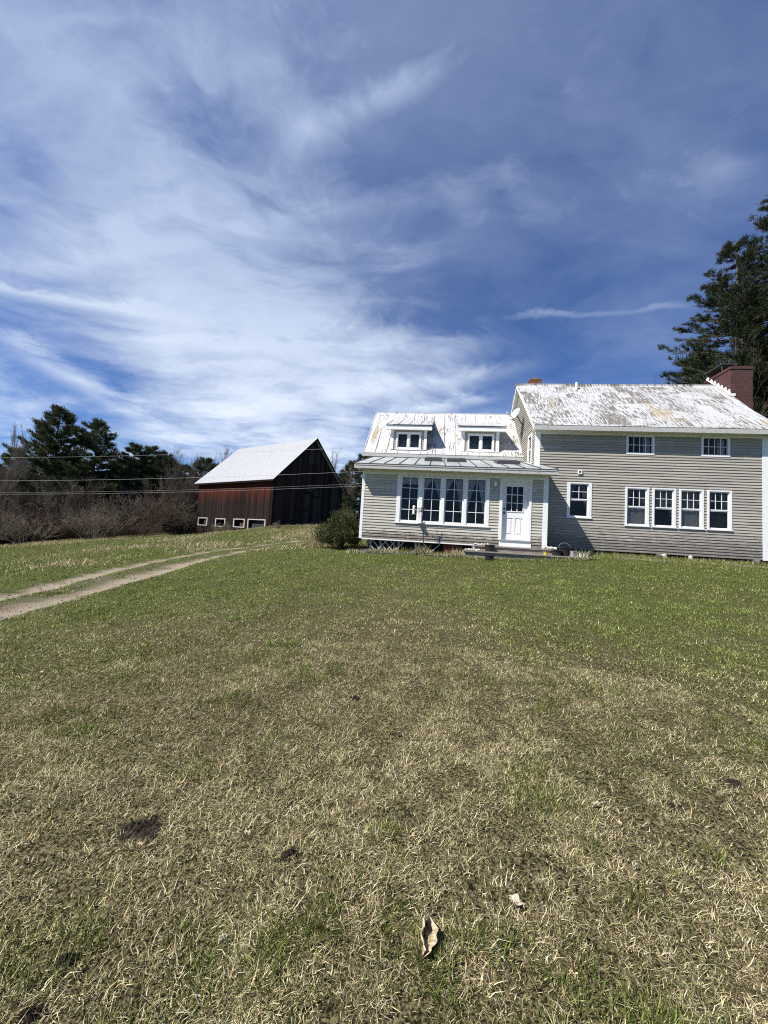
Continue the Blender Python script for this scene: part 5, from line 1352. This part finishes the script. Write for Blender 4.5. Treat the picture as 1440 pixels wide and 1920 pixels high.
for k, (px, py) in enumerate(specks):
    leaf(px, py, random.uniform(.018, .036), random.uniform(.010, .018), M['paleleaf'] if k % 3 else M['deadleaf'], 'small bleached dead leaf lying scattered on the lawn', 'small dead leaves on the lawn', 10+k, .3, .35)
def mound(x, y, r_, label, group, seed):
    g = np.random.default_rng(seed); k = 34; mb = MB(); rings = []
    for i in range(13):
        t = i/12; row = []
        for j in range(k):
            a = 2*math.pi*j/k; rr = r_*t*1.15*(1+.18*math.sin(3*a+seed)+.1*math.sin(5*a)+.06*math.sin(11*a+2*seed))
            px, py = x+math.cos(a)*rr*1.25, y+math.sin(a)*rr*.9
            row.append((px+g.normal(0, .002), py+g.normal(0, .002), gz(px, py)+.002+.016*(1-t**2)*(.6+.4*math.sin(4*a+seed)*t)+g.normal(0, .006)*(1-t**3)-.014*(t > .95)))
        rings.append(row)
    for a, b in zip(rings, rings[1:]):
        for j in range(k): mb.poly([a[j], a[(j+1) % k], b[(j+1) % k], b[j]])
    return tag(mb.build('soil_patch', M['soil']), label, 'bare soil', group)
slabs = ['largest patch of bare dark soil, in the left foreground', 'small dark hole in the bottom left corner grass', 'dark hollow at the bottom left edge of the photo', 'small dark soil spot near the right edge', 'flat dark soil spot left of the one near the right edge', 'shallow soil scrape right of the largest soil patch', 'bare soil scrape in the middle of the lawn']
for k, (x, y, r_) in enumerate(dirt_spots): mound(x, y, r_, slabs[k], None, 500+k)

# ------------------------------------------------------------------ sun and sky
sun_h = Vector((-1.4, 1.0, 2.0))                         # in house axes (u, n, v)
sw_ = Vector((*(UX*sun_h[0]+NX*sun_h[1]), sun_h[2])).normalized()
sl_ = bpy.data.lights.new('sun', 'SUN'); sl_.energy = 5.0; sl_.angle = R(.53); sl_.color = (1., .955, .89)
so_ = link(bpy.data.objects.new('sun', sl_)); so_.rotation_euler = sw_.to_track_quat('Z', 'Y').to_euler(); so_.location = (0, 0, 60)
elev = math.asin(sw_.z); az = math.atan2(sw_.x, sw_.y)
w = bpy.data.worlds.new('World'); sc.world = w; w.use_nodes = True
t = NT(w.node_tree); bg = t.n['Background']
sky = t.new('ShaderNodeTexSky', sky_type='NISHITA'); sky.sun_disc = False; sky.sun_elevation = elev; sky.sun_rotation = az
sky.air_density = 1.0; sky.dust_density = .25; sky.ozone_density = 3.0; sky.altitude = 400
d = t.new('ShaderNodeTexCoord').outputs['Generated']
d = t.vmath('NORMALIZE', d); xyz = t.sep(d)
zz = t.math('ADD', t.math('MAXIMUM', xyz[2], 0.), .10)
P = t.comb(t.math('DIVIDE', xyz[0], zz), t.math('DIVIDE', xyz[1], zz), 0.)
def dirv(px, py): v = ray(px, py); return Vector(v/np.linalg.norm(v))
def blob(px, py, deg, wgt):
    dp = t.dot(d, tuple(dirv(px, py))); k = 1-math.cos(R(deg))
    return t.math('MULTIPLY', t.math('POWER', 2.718, t.math('MULTIPLY', t.math('SUBTRACT', dp, 1.), 1./k)), wgt)
def total(items):
    acc = items[0]
    for q in items[1:]: acc = t.math('ADD', acc, q)
    return acc
# high thin cirrus: soft veils, fibres drawn out along the wind, and a few aircraft trails
def rot(v, ang, scl, off=(0, 0, 0)):
    n = t.new('ShaderNodeMapping'); t.put(n.inputs[0], v); n.inputs['Rotation'].default_value = (0, 0, ang); n.inputs['Scale'].default_value = scl; n.inputs['Location'].default_value = off
    return n.outputs[0]
def warped(v, scale, amt, seed):
    wn = t.noise(rot(v, 0, (1, 1, 1), (seed, seed*.7, 0)), scale, 4, .55, fac=False)
    q = t.new('ShaderNodeVectorMath', operation='SCALE'); t.put(q.inputs[0], t.vmath('SUBTRACT', wn, (.5, .5, .5))); q.inputs['Scale'].default_value = amt
    return t.vmath('ADD', v, q.outputs[0])
Pw = warped(P, .9, .55, 3.1); Pf = warped(P, 2.6, .22, 7.7)
Pff = warped(Pw, 2.2, .25, 1.7)
soft = t.noise(rot(Pff, .30, (.7, 1.25, 1), (2.3, 1.1, 0)), 1.15, 10, .60)
def fibre(ang, stretch, scale, off, power, src):
    n = t.noise(rot(src, ang, (1., stretch, 1), off), scale, 7, .58)
    r = t.math('SUBTRACT', 1., t.math('ABSOLUTE', t.math('MULTIPLY_ADD', n, 4., -2.)))
    return t.math('POWER', t.math('MAXIMUM', r, 0.), power)
fibA = fibre(.22, 4.5, .8, (.7, 5., 0), 1.3, Pff)          # long streaks low over the horizon
fibB = fibre(-1.05, 2.6, 1.3, (4., 2., 0), 1.4, Pff)       # feathers overhead on the left
puff = t.noise(rot(Pff, -.4, (1.5, 1.5, 1), (9, 3, 0)), 2.4, 9, .62)
fine = puff
base = total([blob(450, 700, 14, .80), blob(680, 700, 9, .60), blob(860, 690, 6, .45), blob(150, 480, 13, .36), blob(380, 450, 12, .22), blob(180, 120, 13, .22), blob(420, 300, 12, .14), blob(700, 420, 12, .14), blob(20, 775, 6, .55), blob(330, 800, 8, .35), blob(560, 800, 10, .3),
              blob(760, 150, 26, .16), blob(900, 330, 18, .10), blob(1090, 690, 9, -.45), blob(1200, 620, 7, -.15), blob(110, 715, 5.5, -.48), blob(190, 755, 4, -.3), blob(1330, 460, 11, -.25), blob(640, 540, 5, -.22), blob(320, 230, 5, -.16), blob(1300, 150, 14, -.04)])
mA = total([blob(560, 700, 17, .95), blob(250, 480, 15, .45), blob(860, 690, 9, .4), blob(1150, 320, 20, .25), blob(600, 400, 15, .3)])
mB = total([blob(200, 130, 15, .85), blob(420, 270, 13, .6), blob(720, 190, 12, .22), blob(1150, 150, 18, .12)])
den = t.math('ADD', t.math('MULTIPLY', base, .46), t.math('MULTIPLY', t.math('SUBTRACT', soft, .5), 1.7))
den = t.math('ADD', den, t.math('MULTIPLY', t.math('MULTIPLY', fibA, mA), .36))
den = t.math('ADD', den, t.math('MULTIPLY', t.math('MULTIPLY', fibB, mB), .34))
den = t.math('ADD', den, t.math('MULTIPLY', t.math('SUBTRACT', puff, .5), 1.0))
def streak(pa, pb, wdeg, wgt, nse=.6):
    a, b = dirv(*pa), dirv(*pb); nrm = a.cross(b).normalized(); mid_ = (a+b).normalized(); half = 1-math.cos(a.angle(b)*.55)
    wob_ = t.math('MULTIPLY', t.math('SUBTRACT', puff, .5), .05)
    dist = t.math('DIVIDE', t.math('ADD', t.dot(d, tuple(nrm)), wob_), math.sin(R(wdeg)))
    prof = t.math('POWER', 2.718, t.math('MULTIPLY', t.math('MULTIPLY', dist, dist), -1.))
    ext = t.math('POWER', 2.718, t.math('MULTIPLY', t.math('POWER', t.math('MULTIPLY', t.math('SUBTRACT', 1., t.dot(d, tuple(mid_))), 1./half), 2.), -1.))
    mod = t.math('MULTIPLY_ADD', t.math('SUBTRACT', puff, .5), 3.2*nse, 1., clamp=False)
    return t.math('MULTIPLY', t.math('MULTIPLY', prof, ext), t.math('MULTIPLY', t.math('MAXIMUM', mod, 0.), wgt))
st_ = total([streak((-60, 528), (700, 375), 1.1, .26), streak((-20, 535), (300, 587), .55, .55), streak((20, 640), (285, 790), 1.2, .46), streak((960, 592), (1290, 576), .4, .34), streak((540, 260), (860, 100), 1.3, .42), streak((640, 735), (990, 690), 1.2, .24),
             streak((560, 420), (1000, 330), 1.8, .14), streak((960, 430), (1440, 290), 2.2, .16), streak((480, 605), (960, 640), 1.1, .22), streak((700, 790), (940, 740), .7, .28), streak((300, 640), (900, 660), .8, .2), streak((-40, 480), (420, 380), 1.4, .18), streak((1000, 480), (1440, 400), 1.4, .12)])
alpha = t.smooth(den, -.25, 1.20)
alpha = t.math('ADD', alpha, st_, clamp=True)
veil = t.math('MULTIPLY', t.smooth(t.math('ADD', soft, blob(760, 150, 36, .24)), .34, .92), .42)
alpha = t.math('MAXIMUM', alpha, veil)
skyc = t.mix(1., sky.outputs[0], (.66, 1.0, 1.56), 'MULTIPLY')
SKYS = .05
hz = t.smooth(xyz[2], .62, .05)
cloud = t.mix(hz, (6.5, 7.9, 10.9), (14.0, 15.2, 16.6))
fin = t.mix(alpha, skyc, cloud)
t.put(bg.inputs[0], fin); bg.inputs[1].default_value = SKYS

sc.view_settings.view_transform = 'Standard'; sc.view_settings.look = 'None'; sc.view_settings.exposure = .6; sc.view_settings.gamma = 1
sc.cycles.filter_width = 1.1; sc.cycles.use_denoising = False
sc.cycles.max_bounces = 6; sc.cycles.transparent_max_bounces = 12
